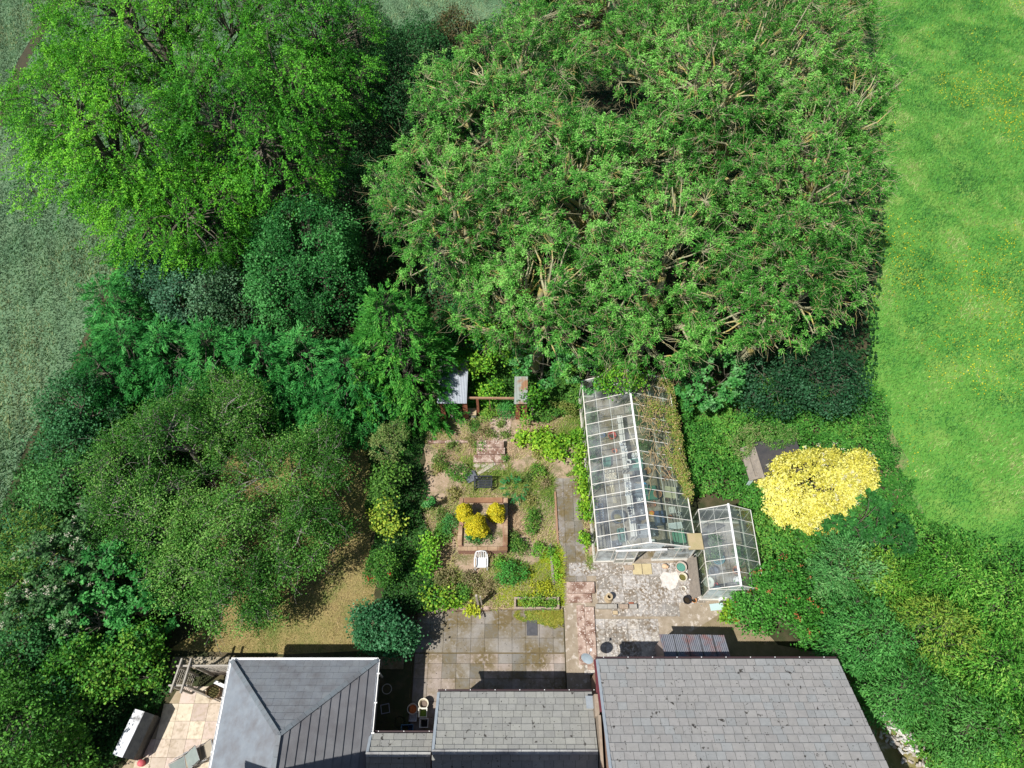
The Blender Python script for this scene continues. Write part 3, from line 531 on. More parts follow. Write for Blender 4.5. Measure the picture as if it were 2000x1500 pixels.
tree('elder_shrub', 'large elder with flat cream flower heads at the left', 'shrub', [(150, 1080, 2.6, 1.8, 1.6, 1.8), (120, 1190, 2.6, 1.8, 1.7, 1.8), (220, 1010, 2.2, 1.2, 1.1, 1.4)], 'elder', seed=93, pal=[(0.06, 0.17, 0.05), (0.09, 0.22, 0.07), (0.14, 0.28, 0.11)], accent=[('blossom', 0.16, 22, 0.06, [(0.6, 0.58, 0.48), (0.5, 0.5, 0.38)])])
tree('elder_shrub', 'rounded bright emerald shrub with broad leaves beside the lawn corner', 'shrub', [(250, 1130, 2.4, 1.7, 1.5, 1.7), (290, 1190, 2.0, 1.2, 1.1, 1.4), (190, 1220, 2.1, 1.3, 1.2, 1.4)], 'elder', seed=94, pal=[(0.03, 0.19, 0.035), (0.05, 0.26, 0.05), (0.09, 0.34, 0.08)], lscale=1.1)
tree('yellow_green_shrub', 'yellow-green shrub beside the pergola', 'shrub', [(275, 1280, 1.9, 1.3, 1.2, 1.4), (205, 1310, 2.0, 1.2, 1.1, 1.4), (160, 1310, 2.2, 1.4, 1.2, 1.5)], 'bright', seed=95, pal=[(0.045, 0.18, 0.02), (0.07, 0.25, 0.03), (0.11, 0.32, 0.035), (0.18, 0.36, 0.045)])
tree('thicket_tree', 'dark green tree in the bottom left corner', 'tree', [(60, 1420, 2.8, 1.9, 1.8, 2.0), (110, 1480, 1.5, 1.2, 1.2, 1.1), (20, 1340, 2.6, 1.6, 1.5, 1.8)], 'dark', seed=96, dens=1.0, pal=[(0.05, 0.17, 0.02), (0.075, 0.24, 0.03), (0.12, 0.31, 0.045)])
tree('thicket_tree', 'dark shrub between the elder and the corner tree', 'shrub', [(60, 1270, 2.4, 1.5, 1.4, 1.7), (100, 1350, 2.2, 1.3, 1.2, 1.5)], 'dark', seed=97, dens=1.0)
# strip hedge between lawn and garden
G_st = 'shrubs in the strip between the lawn and the garden'
st = [(760, 870, 1.2, 0.95, 1.0, 1.1, 'herb', [(0.10, 0.22, 0.05), (0.16, 0.28, 0.07), (0.24, 0.30, 0.10)], 'dull green shrub topmost in the strip, under the tallest conifer'),
      (760, 940, 1.3, 0.85, 1.0, 1.2, 'bright', [(0.07, 0.19, 0.03), (0.10, 0.25, 0.04), (0.16, 0.32, 0.05)], 'light green shrub below the dull one in the strip'),
      (835, 965, 0.8, 0.45, 0.7, 0.7, 'elder', None, 'emerald leafed shrub at the right side of the strip'),
      (760, 1010, 1.1, 0.9, 0.8, 1.0, 'bright', [(0.12, 0.26, 0.03), (0.2, 0.34, 0.04), (0.4, 0.5, 0.06)], 'shrub in the strip with yellow leaf tips'),
      (838, 1080, 0.6, 0.35, 1.2, 0.6, 'bright', [(0.1, 0.34, 0.03), (0.2, 0.48, 0.04), (0.24, 0.46, 0.05)], 'narrow lime green hop climbing on the garden side of the strip'),
      (858, 1165, 0.35, 0.7, 0.5, 0.35, 'bright', [(0.16, 0.36, 0.03), (0.26, 0.42, 0.04), (0.09, 0.28, 0.03)], 'yellow-green bramble spilling toward the patio steps')]
for i, (u, v, z, a, b_, c_, kd, pl, lab) in enumerate(st): tree('shrub', lab, 'shrub', [(u, v, z, a, b_, c_)], kd, G_st, seed=100 + i, pal=pl, trunk_r=0.05)
tree('rose_bush', 'rose bush with a few red blooms at the lawn side of the strip', 'rose bush', [(745, 1110, 1.0, 0.7, 0.8, 0.9)], 'herb', seed=110, accent=[('bloom', 0.012, 9, 0.07, [(0.65, 0.01, 0.03), (0.75, 0.03, 0.05)])], trunk_r=0.04, lscale=1.2)
tree('variegated_shrub', 'rounded blue-green shrub above the corner of the hipped roof', 'shrub', [(740, 1225, 1.1, 0.95, 0.85, 1.1), (775, 1240, 1.0, 0.8, 0.75, 1.0)], 'round', dens=2.2, seed=113, pal=[(0.04, 0.17, 0.06), (0.07, 0.24, 0.10), (0.12, 0.30, 0.15)], trunk_r=0.06, accent=[('brown_heads', 0.05, 14, 0.045, [(0.22, 0.15, 0.1)])])
# thicket under the ash wood
G_el = 'shrubs along the foot of the ash wood'
foot = [(950, 690, 2.3, 1.8, 1.4, 1.8, 'bright', 'bright elder thicket above the wooden beam'),
        (1060, 700, 2.4, 1.7, 1.4, 1.8, 'elder', 'darker thicket right of the bright elder, above the small tin roof'),
        (1040, 790, 1.3, 0.75, 0.7, 1.2, 'bright', 'small bright bush covering the half hidden tin roof'),
        (1150, 710, 2.4, 1.4, 1.2, 1.8, 'elder', 'shrub at the back left corner of the large greenhouse'),
        (1215, 735, 3.0, 1.2, 1.0, 1.2, 'bright', 'leafy shrub hanging over the back of the greenhouse roof'),
        (1390, 740, 2.6, 1.9, 1.5, 2.0, 'elder', 'shrub at the foot of the wood, right of the greenhouse'),
        (1600, 740, 2.6, 2.2, 1.9, 2.2, 'dark', 'dark holly-like shrub at the lower right corner of the wood'),
        (1510, 760, 2.2, 1.6, 1.4, 1.8, 'dark', 'dark shrub above the overgrown black shed'),
        (900, 640, 2.6, 1.3, 1.2, 1.8, 'round', 'deep green shrub between the tallest conifer and the elder thicket'),
        (880, 520, 2.6, 1.6, 1.4, 2.0, 'dark', 'shaded shrub right of the tallest conifer')]
for i, (u, v, z, a, b_, c_, kd, lab) in enumerate(foot): tree('shrub', lab, 'shrub', [(u, v, z, a, b_, c_)], kd, G_el, seed=120 + i, trunk_r=0.07, dens=0.95, pal=([(0.02, 0.08, 0.03), (0.03, 0.12, 0.045), (0.06, 0.17, 0.08)] if kd == 'dark' else None))
# right side
tree('golden_elder', 'large golden yellow shrub beside the meadow', 'shrub', [(1600, 935, 1.5, 1.9, 1.4, 1.2), (1560, 1000, 1.0, 1.1, 0.8, 1.0), (1590, 1010, 0.9, 0.8, 0.6, 0.8), (1530, 940, 1.0, 0.9, 0.9, 0.9), (1670, 925, 1.2, 0.9, 0.8, 0.9), (1620, 1000, 1.0, 0.9, 0.8, 0.8)], 'gold', seed=140, trunk_r=0.08, accent=[('flower_head', 0.035, 14, 0.05, [(0.85, 0.82, 0.6)])])
tree('dark_shrub', 'blue-green shrub in front of the golden one', 'shrub', [(1690, 1005, 1.9, 1.1, 0.9, 1.5), (1635, 1040, 1.6, 0.9, 0.8, 1.2), (1740, 1045, 1.6, 1.1, 0.9, 1.2)], 'elder', lscale=0.9, seed=141, pal=[(0.03, 0.15, 0.03), (0.045, 0.21, 0.04), (0.075, 0.27, 0.055)], trunk_r=0.06)
tree('red_tipped_shrub', 'rounded shrub dotted with rusty red seed heads beside the small greenhouse', 'shrub', [(1515, 1140, 1.6, 1.4, 1.2, 1.4), (1465, 1190, 1.3, 1.0, 0.9, 1.2), (1555, 1215, 1.4, 1.1, 1.0, 1.3)], 'round', seed=142, pal=[(0.04, 0.18, 0.02), (0.06, 0.25, 0.03), (0.10, 0.32, 0.05)], accent=[('seed_head', 0.2, 9, 0.07, [(0.40, 0.13, 0.05), (0.5, 0.2, 0.08)])], trunk_r=0.08)
G_w = 'willow-like shrubs on the right bank'
wl = [(1640, 1120, 1.4, 1.2, 1.1, 1.3, [(0.08, 0.28, 0.07), (0.13, 0.36, 0.10), (0.20, 0.42, 0.14)], 'pale green feathery shrub below the blue-green one'),
      (1730, 1130, 1.3, 1.2, 1.1, 1.2, [(0.10, 0.3, 0.03), (0.16, 0.38, 0.04), (0.28, 0.45, 0.06)], 'lime coloured feathery shrub in the middle of the right bank'),
      (1850, 1120, 1.3, 1.5, 1.3, 1.2, None, 'feathery shrub with bare sticks next to the meadow'),
      (1950, 1180, 1.4, 1.5, 1.3, 1.3, None, 'feathery shrub at the right edge of the picture, next to the meadow'),
      (1680, 1240, 1.6, 1.5, 1.3, 1.5, [(0.05, 0.22, 0.04), (0.08, 0.3, 0.06), (0.12, 0.36, 0.08)], 'green feathery shrub between the red tipped one and the right bank'),
      (1810, 1240, 1.6, 1.5, 1.3, 1.5, [(0.07, 0.22, 0.025), (0.12, 0.29, 0.035), (0.24, 0.36, 0.05)], 'yellowish feathery shrub in the centre of the right bank'),
      (1930, 1310, 1.6, 1.5, 1.3, 1.5, None, 'feathery shrub low on the right edge of the picture'),
      (1760, 1350, 1.5, 1.4, 1.2, 1.4, [(0.04, 0.19, 0.03), (0.07, 0.26, 0.05), (0.11, 0.33, 0.07)], 'darker feathery shrub above the corner of the big slate roof'),
      (1880, 1420, 1.5, 1.5, 1.3, 1.4, [(0.05, 0.2, 0.03), (0.08, 0.27, 0.05), (0.12, 0.33, 0.07)], 'feathery shrub in the bottom right corner, above the pale debris'),
      (1970, 1450, 1.5, 1.2, 1.2, 1.4, None, 'feathery shrub cut by the bottom right corner')]
for i, (u, v, z, a, b_, c_, pl, lab) in enumerate(wl): tree('willow_shrub', lab, 'shrub', [(u, v, z * 1.35, a * 0.92, b_ * 0.92, c_ * 1.3), (u - 38, v + 22, z * 0.9, a * 0.55, b_ * 0.5, c_ * 0.8)], 'willow', G_w, seed=150 + i, pal=pl, trunk_r=0.06, lscale=0.9)

# ground cover one could not count
def cover(name, poly, n, zmax, L, W, palette, seed, f=1.2, kind='stuff', lump=0.5):
    r = np.random.default_rng(seed); xs = [q[0] for q in poly]; ys = [q[1] for q in poly]
    x = r.uniform(min(xs), max(xs), n * 3); y = r.uniform(min(ys), max(ys), n * 3); k = in_poly(x, y, poly); x, y = x[k][:n], y[k][:n]; n = len(x)
    hm = zmax * np.clip(0.55 + lump * (0.6 * noise2(x, y, f, seed) + 0.4 * noise2(x, y, f * 3.1, seed + 1)), 0.08, 1.3)
    z = hm * r.uniform(0, 1, n) ** 0.35 + 0.03; c = np.stack([x, y, z], 1)
    e = 0.08; gx = noise2(x + e, y, f, seed) - noise2(x, y, f, seed); gy = noise2(x, y + e, f, seed) - noise2(x, y, f, seed)
    nn = nrm(np.stack([-gx * 3, -gy * 3, np.ones(n)], 1) + 0.5 * r.normal(size=(n, 3))); d = nrm(r.normal(size=(n, 3)) * [1, 1, 0.4])
    pal = np.array(palette); ti = np.clip((0.5 + 0.3 * noise2(x, y, f * 0.7, seed + 4) + r.normal(0, 0.25, n)) * len(pal), 0, len(pal) - 0.01).astype(int)
    col = pal[ti] * r.uniform(0.8, 1.2, (n, 1)); o = leaf_mesh(name, c, d, nn, L * r.uniform(0.7, 1.3, n), W * r.uniform(0.7, 1.3, n), col, None); o['kind'] = 'stuff'; return o
bank = px([(1318, 760), (1480, 740), (1700, 760), (1740, 900), (1800, 1010), (1900, 1060), (2150, 1150), (2300, 1700), (1800, 1500), (1640, 1280), (1540, 1220), (1480, 1120), (1440, 980), (1345, 970)])
cover('bramble_cover', bank, 125000, 1.15, 0.12, 0.075, [(0.05, 0.2, 0.03), (0.07, 0.26, 0.035), (0.11, 0.33, 0.05), (0.18, 0.38, 0.06)], 200, f=2.4, lump=0.75)
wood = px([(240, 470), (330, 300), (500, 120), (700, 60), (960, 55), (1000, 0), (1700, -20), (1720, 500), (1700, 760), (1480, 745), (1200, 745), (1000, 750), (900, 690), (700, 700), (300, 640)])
cover('shade_undergrowth', wood, 90000, 0.9, 0.2, 0.13, [(0.015, 0.05, 0.015), (0.02, 0.08, 0.02), (0.03, 0.11, 0.03)], 201, f=0.8)  # near-black leaf colours stand in for the shade beneath the crowns
lefth = px([(15, 1000), (75, 860), (140, 745), (210, 620), (700, 700), (480, 830), (400, 950), (350, 1150), (330, 1270), (340, 1340), (300, 1400), (230, 1500), (-260, 1620), (-100, 1150)])
cover('hedge_bottom', lefth, 90000, 0.8, 0.14, 0.09, [(0.03, 0.10, 0.02), (0.04, 0.14, 0.03), (0.06, 0.19, 0.04)], 202, f=1.2)
strip_p = px([(735, 830), (835, 835), (820, 900), (838, 960), (822, 1010), (845, 1060), (832, 1110), (868, 1150), (850, 1192), (815, 1200), (740, 1205), (750, 1150), (722, 1100), (735, 1040), (712, 990), (728, 930), (715, 880)])
cover('strip_shade_undergrowth', strip_p, 12000, 0.35, 0.12, 0.08, [(0.02, 0.07, 0.015), (0.03, 0.11, 0.02), (0.06, 0.17, 0.03)], 203, f=2)  # leaf colours darkened to paint the shadowed gap along the strip
back = px([(830, 800), (850, 700), (1000, 680), (1140, 700), (1140, 800), (1060, 830), (960, 800)])
cover('thicket_floor', back, 22000, 0.7, 0.12, 0.08, [(0.06, 0.18, 0.03), (0.1, 0.26, 0.04), (0.18, 0.34, 0.05)], 204, f=2)
side = px([(1322, 800), (1340, 800), (1385, 1060), (1366, 1060)])
print('leaves', TOT[0])

# ------------------------------------------------------------------ houses
m_tile = mat('roof_tile', (1, 1, 1), (0.86, 0.86, 0.86), 5, 0.75, 0.3, 30, attr=True, c3=(0.055, 0.05, 0.045), s3=4.5, t3=0.655, w3=0.02, c4=(0.05, 0.045, 0.04), s4=11, t4=0.685, w4=0.015)
m_tile_clean = mat('roof_tile_clean', (1, 1, 1), (0.85, 0.86, 0.88), 3, 0.55, 0.2, 30, attr=True, c3=(0.145, 0.14, 0.148), s3=1.6, t3=0.6, w3=0.16)
m_brick = mat('brick_wall', (0.38, 0.25, 0.18), (0.30, 0.19, 0.14), 8, 0.9, 0.6, 40)
m_render = mat('pale_render', (0.55, 0.52, 0.47), (0.48, 0.45, 0.40), 3, 0.9, 0.3, 30)
m_white = mat('white_plastic', (0.80, 0.80, 0.80), (0.74, 0.74, 0.73), 4, 0.4, 0, attr=True)
m_paint = mat('painted', (1, 1, 1), (0.88, 0.88, 0.88), 6, 0.6, 0.15, 40, attr=True)
m_lead = mat('lead_flashing', (0.30, 0.34, 0.38), (0.36, 0.40, 0.44), 4, 0.55, 0.2, 20)
m_metal = mat('metal', (1, 1, 1), (0.85, 0.85, 0.85), 5, 0.35, 0.1, 30, attr=True, metallic=0.85)
m_darkg = mat('dark_gutter', (0.05, 0.03, 0.035), None, rough=0.5)
def roof_slope(A, Bv, Dv, Cv, gauge, tw, cols, m, parent, name='roof', seed=0, lift=0.034, stag='rand', gap=0.010, var=(0.93, 1.05)):
    """courses of overlapping tiles on the plane eave A-B, top D-C (D above A); triangles have C = D"""
    A, Bv, Cv, Dv = [np.array(q, float) for q in (A, Bv, Cv, Dv)]; rr = random.Random(seed)
    X = (Bv - A) / np.linalg.norm(Bv - A); n = np.cross(X, (Dv + Cv) / 2 - A); n /= np.linalg.norm(n); Y = np.cross(n, X)
    if n[2] < 0: n = -n; Y = -Y
    W = (Bv - A) @ X; Hh = (Dv - A) @ Y; dx, cx = (Dv - A) @ X, (Cv - A) @ X
    mb = MB(); pt = lambda x, y, h: tuple(A + X * x + Y * y + n * h)
    mb.add([pt(0, 0, -0.03), pt(W, 0, -0.03), pt(cx, Hh, -0.03), pt(dx, Hh, -0.03)], [(0, 1, 2, 3)], (0.05, 0.05, 0.05))
    rows = max(1, round(Hh / gauge)); g = Hh / rows
    for j in range(rows):
        y0, y1 = j * g, (j + 1) * g; l0, l1 = dx * y0 / Hh, dx * y1 / Hh; r0, r1 = W + (cx - W) * y0 / Hh, W + (cx - W) * y1 / Hh
        x = min(l0, l1) - rr.uniform(0, tw)
        while x < max(r0, r1):
            w_ = tw * rr.uniform(0.8, 1.2) if stag == 'rand' else tw; a0, a1 = max(x, l0), max(x, l1); b0, b1 = min(x + w_, r0), min(x + w_, r1)
            if b0 - a0 > 0.02 or b1 - a1 > 0.02:
                b0, b1 = max(b0, a0), max(b1, a1); c = cols[rr.randrange(len(cols))]; s_ = rr.uniform(*var); c = tuple(q * s_ for q in c)
                hj = lift + rr.uniform(0, 0.006)
                q = [pt(a0 + gap / 2, y0, hj), pt(b0 - gap / 2, y0, hj), pt(b1 - gap / 2, y1, 0.004), pt(a1 + gap / 2, y1, 0.004), pt(a0 + gap / 2, y0, -0.01), pt(b0 - gap / 2, y0, -0.01)]
                mb.add(q, [(0, 1, 2, 3), (4, 5, 1, 0)], c)
            x += w_
    return mb.build(name, m, parent)
tg = [(0.31, 0.31, 0.29), (0.325, 0.325, 0.30), (0.29, 0.29, 0.275)]
tr_ = [(0.325, 0.315, 0.308), (0.33, 0.32, 0.31), (0.32, 0.314, 0.308), (0.31, 0.316, 0.316)]
tn = [(0.19, 0.20, 0.215), (0.21, 0.215, 0.23), (0.18, 0.185, 0.20)]
def rect_walls(mb, x0, x1, y0, y1, z0, z1, t=0.0): mb.box(x0, x1, y0, y1, z0, z1)
# garage with a hipped roof
gar = thing('hipped_roof_garage', 'low building with a dark hipped roof and white gutters beside the terrace', 'building', (-8.14, 2.0, 0))
def loc(p, o): return tuple(np.array(p, float) - np.array(o, float))
go = (-8.14, 2.0, 0)
GX0, GX1, GY1, GY0, GE, GR = -10.98, -5.3, 5.3, -3.0, 2.6, 4.45
mb = MB(); mb.box(GX0 + 0.28 - go[0], GX1 - 0.28 - go[0], GY0 - go[1], GY1 - 0.28 - go[1], 0.0, GE - 0.06); mb.build('walls', m_render, gar)
pk = loc((-8.14, 2.5, GR), go); pk0 = loc((-8.14, GY0, GR), go)
nw, ne, sw, se = [loc(q, go) for q in ((GX0, GY1, GE), (GX1, GY1, GE), (GX0, GY0, GE), (GX1, GY0, GE))]
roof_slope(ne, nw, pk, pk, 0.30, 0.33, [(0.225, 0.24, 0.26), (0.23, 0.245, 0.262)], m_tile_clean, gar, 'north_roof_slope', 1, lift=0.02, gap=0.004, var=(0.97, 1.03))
roof_slope(nw, sw, pk, pk0, 0.30, 0.33, [(0.225, 0.25, 0.28)], m_tile_clean, gar, 'west_roof_slope', 2, lift=0.008, gap=0.0, var=(0.99, 1.01))  # bluer tile colour paints this slope's grazing sheen
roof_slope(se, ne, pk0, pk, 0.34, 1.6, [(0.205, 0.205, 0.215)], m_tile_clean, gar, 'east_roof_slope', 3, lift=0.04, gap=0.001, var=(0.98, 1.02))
mb = MB()
for a, b in ((pk, nw), (pk, ne), (pk, pk0)):
    a_, b_ = Vector(a) + Vector((0, 0, 0.04)), Vector(b) + Vector((0, 0, 0.04)); nn_ = 16
    for i in range(nn_):
        p0, p1 = a_.lerp(b_, i / nn_), a_.lerp(b_, (i + 0.97) / nn_); mb.bar(p0, p1, 0.17, 0.05, (0.20, 0.23, 0.25))
mb.build('ridge_tiles', m_tile_clean, gar)
def gutter(parent, a, b, m, r=0.055, brackets=0, name='gutter', out=(0, 1, 0), col=(1, 1, 1)):
    a, b = Vector(a), Vector(b); d = (b - a).normalized(); o_ = Vector(out); mb = MB(); k = 7; vs = []
    for q in (a, b):
        for rad in (r, r - 0.008):
            for j in range(k): t = pi * j / (k - 1); vs.append(q + o_ * (cos(t) * rad) + Vector((0, 0, -sin(t) * rad)))
    fs = []
    for L_ in (0, 1):
        for j in range(k - 1): f_ = (L_ * k + j, L_ * k + j + 1, 2 * k + L_ * k + j + 1, 2 * k + L_ * k + j); fs.append(f_ if L_ == 0 else f_[::-1])
    for j in (0, k - 1): fs.append((j, 2 * k + j, 3 * k + j, k + j))
    mb.add(vs, fs, col)
    g = mb.build(name, m, parent)
    if brackets:
        mb = MB()
        for i in range(brackets):
            q = a.lerp(b, (i + 0.5) / brackets); mb.cbox(q + o_ * 0.02 + Vector((0, 0, 0.012)), (0.05 if abs(d.y) < 0.5 else 0.16, 0.16 if abs(d.y) < 0.5 else 0.05, 0.02), col=col)
        mb.build('gutter_bracket', m, g)
    return g
gutter(gar, Vector(nw) + Vector((-0.05, 0.06, -0.02)), Vector(ne) + Vector((0.05, 0.06, -0.02)), m_white)
gutter(gar, Vector(sw) + Vector((-0.06, 0, -0.02)), Vector(nw) + Vector((-0.06, 0.05, -0.02)), m_white, out=(1, 0, 0), brackets=9)
gutter(gar, Vector(se) + Vector((0.06, 0, -0.02)), Vector(ne) + Vector((0.06, 0.05, -0.02)), m_white, out=(1, 0, 0), brackets=8)
mb = MB(); mb.box(nw[0] + 0.03, ne[0] - 0.03, nw[1] - 0.03, nw[1] - 0.005, GE - 0.22, GE - 0.035)
mb.box(nw[0] + 0.0, nw[0] + 0.025, sw[1], nw[1] - 0.035, GE - 0.22, GE - 0.035); mb.box(ne[0] - 0.025, ne[0], se[1], ne[1] - 0.035, GE - 0.22, GE - 0.035); mb.build('fascia_board', m_white, gar)
mb = MB(); mb.bar(loc((-5.42, 5.12, 2.4), go), loc((-5.48, 5.1, -0.2), go), 0.07, 0.07); mb.build('downpipe', m_white, gar)
# small lean-to and the middle building
def gable_block(name, label, cat, x0, x1, ye, yr, ze, zr, ysouth, zs, cols, m, wallm, gauge, tw, seed, gut=m_darkg, group=None, lead=True):
    o = (x0, ye, 0); t = thing(name, label, cat, ((x0 + x1) / 2, ye, LOW)); o = ((x0 + x1) / 2, ye, LOW)
    mb = MB(); mb.box(x0 + 0.06 - o[0], x1 - 0.06 - o[0], ysouth + 0.1 - o[1], -0.25, 0, ze - LOW - 0.09)
    mb.add([loc(q, o) for q in ((x0 + 0.06, ye - 0.25, ze - 0.09), (x1 - 0.06, ye - 0.25, ze - 0.09), (x1 - 0.06, yr, zr - 0.1), (x0 + 0.06, yr, zr - 0.1), (x0 + 0.06, ysouth + 0.1, ze - 0.09), (x1 - 0.06, ysouth + 0.1, ze - 0.09))], [(0, 3, 4), (1, 5, 2)])
    mb.build('walls', wallm, t)
    roof_slope(*[loc(q, o) for q in ((x1, ye, ze), (x0, ye, ze), (x1, yr, zr), (x0, yr, zr))], gauge, tw, cols, m, t, 'north_roof_slope', seed)
    roof_slope(*[loc(q, o) for q in ((x0, ysouth, zs), (x1, ysouth, zs), (x0, yr - 0.01, zr), (x1, yr - 0.01, zr))], gauge, tw, cols, m, t, 'south_roof_slope', seed + 1)
    mb = MB(); n_ = max(2, int((x1 - x0) / 0.45))
    for i in range(n_): a = x0 + (x1 - x0) * i / n_; mb.bar(loc((a + 0.005, yr, zr + 0.03), o), loc((a + (x1 - x0) / n_ - 0.005, yr, zr + 0.03), o), 0.16, 0.05, (0.36, 0.36, 0.35))
    mb.build('ridge_tiles', m_tile_clean, t)
    g = gutter(t, loc((x0, ye + 0.06, ze - 0.04), o), loc((x1, ye + 0.06, ze - 0.04), o), gut)
    mb = MB()
    for i in range(int((x1 - x0) / 0.95) + 1): mb.cbox(loc((x0 + 0.3 + i * 0.95, ye + 0.09, ze - 0.02), o), (0.03, 0.03, 0.02))
    mb.build('gutter_clip', m_white, g)
    if lead:
        mb = MB(); s_ = (zr - ze) / abs(yr - ye)
        mb.bar(loc((x0 + 0.035, ye - 0.02, ze + 0.035), o), loc((x0 + 0.035, yr + 0.02, zr + 0.035), o), 0.10, 0.035, (0.9, 0.95, 1.0)); mb.build('verge', m_lead, t)
    return t, o
gable_block('lean_to', 'short slate roofed link between the hipped roof and the middle building', 'building', -5.30, -2.95, 2.72, 2.0, 2.55, 2.98, 0.3, 2.1, tg, m_tile, m_brick, 0.27, 0.42, 11)
mid, mo = gable_block('middle_building', 'mossy grey slate roofed building between the courtyard of pots and the big roof', 'building', -2.85, 3.06, 4.15, 2.03, 2.6, 3.62, 0.2, 2.7, tg, m_tile, m_brick, 0.27, 0.36, 13)
BY = 5.27; brise = 2.05 / 3.81
big, bo = gable_block('large_slate_house', 'large building with a clean purple grey slate roof at the lower right', 'building', 3.25, 12.60, BY, -2.2, 3.0, 3.0 + brise * (BY + 2.2), -9.5, 3.0, tr_, m_tile, m_brick, 0.315, 0.36, 15)
mb = MB(); mb.box(3.20 - bo[0], 3.245 - bo[0], 3.6 - bo[1], BY + 0.02 - bo[1], 3.0 - LOW - 0.16, 3.0 - LOW - 0.02, (0.17, 0.04, 0.05))
mb.add([loc(q, bo) for q in ((3.17, BY, 2.84), (3.24, BY, 2.84), (3.24, BY, 3.02), (3.17, BY, 3.02), (3.17, 3.3, 2.84 + brise * 1.95), (3.24, 3.3, 2.84 + brise * 1.95), (3.24, 3.3, 3.02 + brise * 1.95), (3.17, 3.3, 3.02 + brise * 1.95))],
       [(0, 1, 2, 3), (5, 4, 7, 6), (3, 2, 6, 7), (1, 0, 4, 5), (0, 3, 7, 4), (2, 1, 5, 6)], (0.17, 0.04, 0.05))
mb.build('barge_board', m_paint, big)
mb = MB()                                                   # sandy mortar verge and stepped parapet at the junction
for y0, y1, xw in ((3.2, 3.95, 0.16), (1.2, 3.2, 0.10)): mb.box(3.2 - xw - bo[0], 3.2 - bo[0], y0 - bo[1], y1 - bo[1], 2.0 - LOW, 2.95 + brise * (BY - y1) * 0.9 - LOW, (1.5, 1.35, 1.1))
mb.build('parapet', mat('mortar_parapet', (0.34, 0.28, 0.22), (0.26, 0.2, 0.15), 5, 0.9, 0.5, 30), big)
mb = MB(); mb.cbox(loc((2.93, 3.75, 3.0), bo), (0.3, 0.5, 0.03), rx=radians(-25), col=(1, 1, 1)); mb.build('lead_patch', m_lead, big)
# satellite dish on the corner
t = thing('satellite_dish', 'grey satellite dish fixed at the corner of the big slate roof', 'satellite dish', (3.14, 5.4, 1.95))
mb = MB(); k = 20; prof = [(0.001, 0.0), (0.10, 0.010), (0.18, 0.032), (0.25, 0.065), (0.255, 0.055), (0.18, 0.02), (0.10, -0.004), (0.001, -0.014)]; mb.lathe(prof, k=k)
d = mb.build('dish', mat('dish_grey', (0.30, 0.36, 0.40), (0.24, 0.29, 0.33), 6, 0.45), t, smooth=True); d.rotation_euler = (radians(-58), 0, radians(150)); d.location = (-0.12, 0.1, 0.15)
mb = MB(); mb.tube([(-0.1, 0.1, 0.1), (-0.02, 0.3, 0.02), (0.02, 0.36, 0.2)], 0.016); mb.tube([(0, 0, -0.1), (-0.1, 0.1, 0.1)], 0.02); mb.tube([(0.11, 0.0, -0.1), (0, 0, -0.1)], 0.02); mb.build('mounting_arm', m_metal, t)
mb = MB(); mb.cbox((0.02, 0.38, 0.24), (0.07, 0.1, 0.07), col=(0.85, 0.87, 0.9)); mb.build('receiver', m_paint, t, bevel=0.01)
# tall house whose shadow falls across the roofs
hs = thing('tall_house', 'taller house just beyond the bottom edge that shades the slate roofs', 'building', (-5, -4, 0))
mb = MB(); mb.box(-6.0, 0.09, -4, 4.2, 0, 6.75); mb.box(0.1, 6.0, -4, 4.2, 0, 7.5); mb.build('walls', m_brick, hs)
roof_slope((0.09, 4.45, 6.85), (-6.1, 4.45, 6.85), (0.09, 0, 9.4), (-6.1, 0, 9.4), 0.3, 0.35, tg, m_tile, hs, 'lower_roof', 19)
roof_slope((6.15, 4.45, 7.6), (0.1, 4.45, 7.6), (6.15, 0, 10.2), (0.1, 0, 10.2), 0.3, 0.35, tg, m_tile, hs, 'upper_roof', 20)

# corrugated shed with rusty roof
def corrugated(name, pts, m, parent, n=60, amp=0.018, cols=None, sheets=1, seed=0):
    """pts: low-left, low-right, high-right, high-left; ribs run from low to high"""
    a, b, c, d = [Vector(q) for q in pts]; rr = random.Random(seed); vs = []; fs = []; cl = []
    N = (b - a).cross(d - a).normalized(); N = N if N.z > 0 else -N; th = Vector(N) * 0.006; nn_ = n * 4
    for i in range(nn_ + 1):
        t_ = i / nn_; h = N * (amp * sin(t_ * n * 2 * pi))
        if sheets > 1: h = h + N * (0.012 * (int(t_ * sheets * 0.999) % 2))
        vs += [a.lerp(b, t_) + h, d.lerp(c, t_) + h]
    mb = MB(); mb.add(vs, [(2 * i, 2 * i + 2, 2 * i + 3, 2 * i + 1) for i in range(nn_)])
    o = mb.build(name, m, parent, smooth=False); s_ = o.modifiers.new('s', 'SOLIDIFY'); s_.thickness = 0.008; return o
m_corr_red = mat('weathered_sheet', (0.20, 0.21, 0.24), (0.15, 0.16, 0.19), 3, 0.6, 0, c3=(0.22, 0.115, 0.105), s3=1.2, t3=0.56, w3=0.06, c4=(0.22, 0.27, 0.20), s4=2.3, t4=0.66, w4=0.04)
t = thing('corrugated_shed', 'small shed with a corrugated rusty red and grey roof against the big slate roof', 'shed', (7.2, 5.9, 0))
so_ = (7.2, 5.9, 0)
mb = MB(); mb.box(-1.05, 1.25, -0.65, 0.45, 0, 1.75); mb.build('walls', mat('pink_block', (0.42, 0.34, 0.31), (0.36, 0.29, 0.26), 4, 0.9, 0.4, 25), t)
corrugated('roof', [loc(q, so_) for q in ((8.68, 6.42, 1.86), (6.02, 6.46, 1.86), (6.15, 5.3, 2.2), (8.75, 5.3, 2.2))], m_corr_red, t, n=34, sheets=5)
mb = MB()
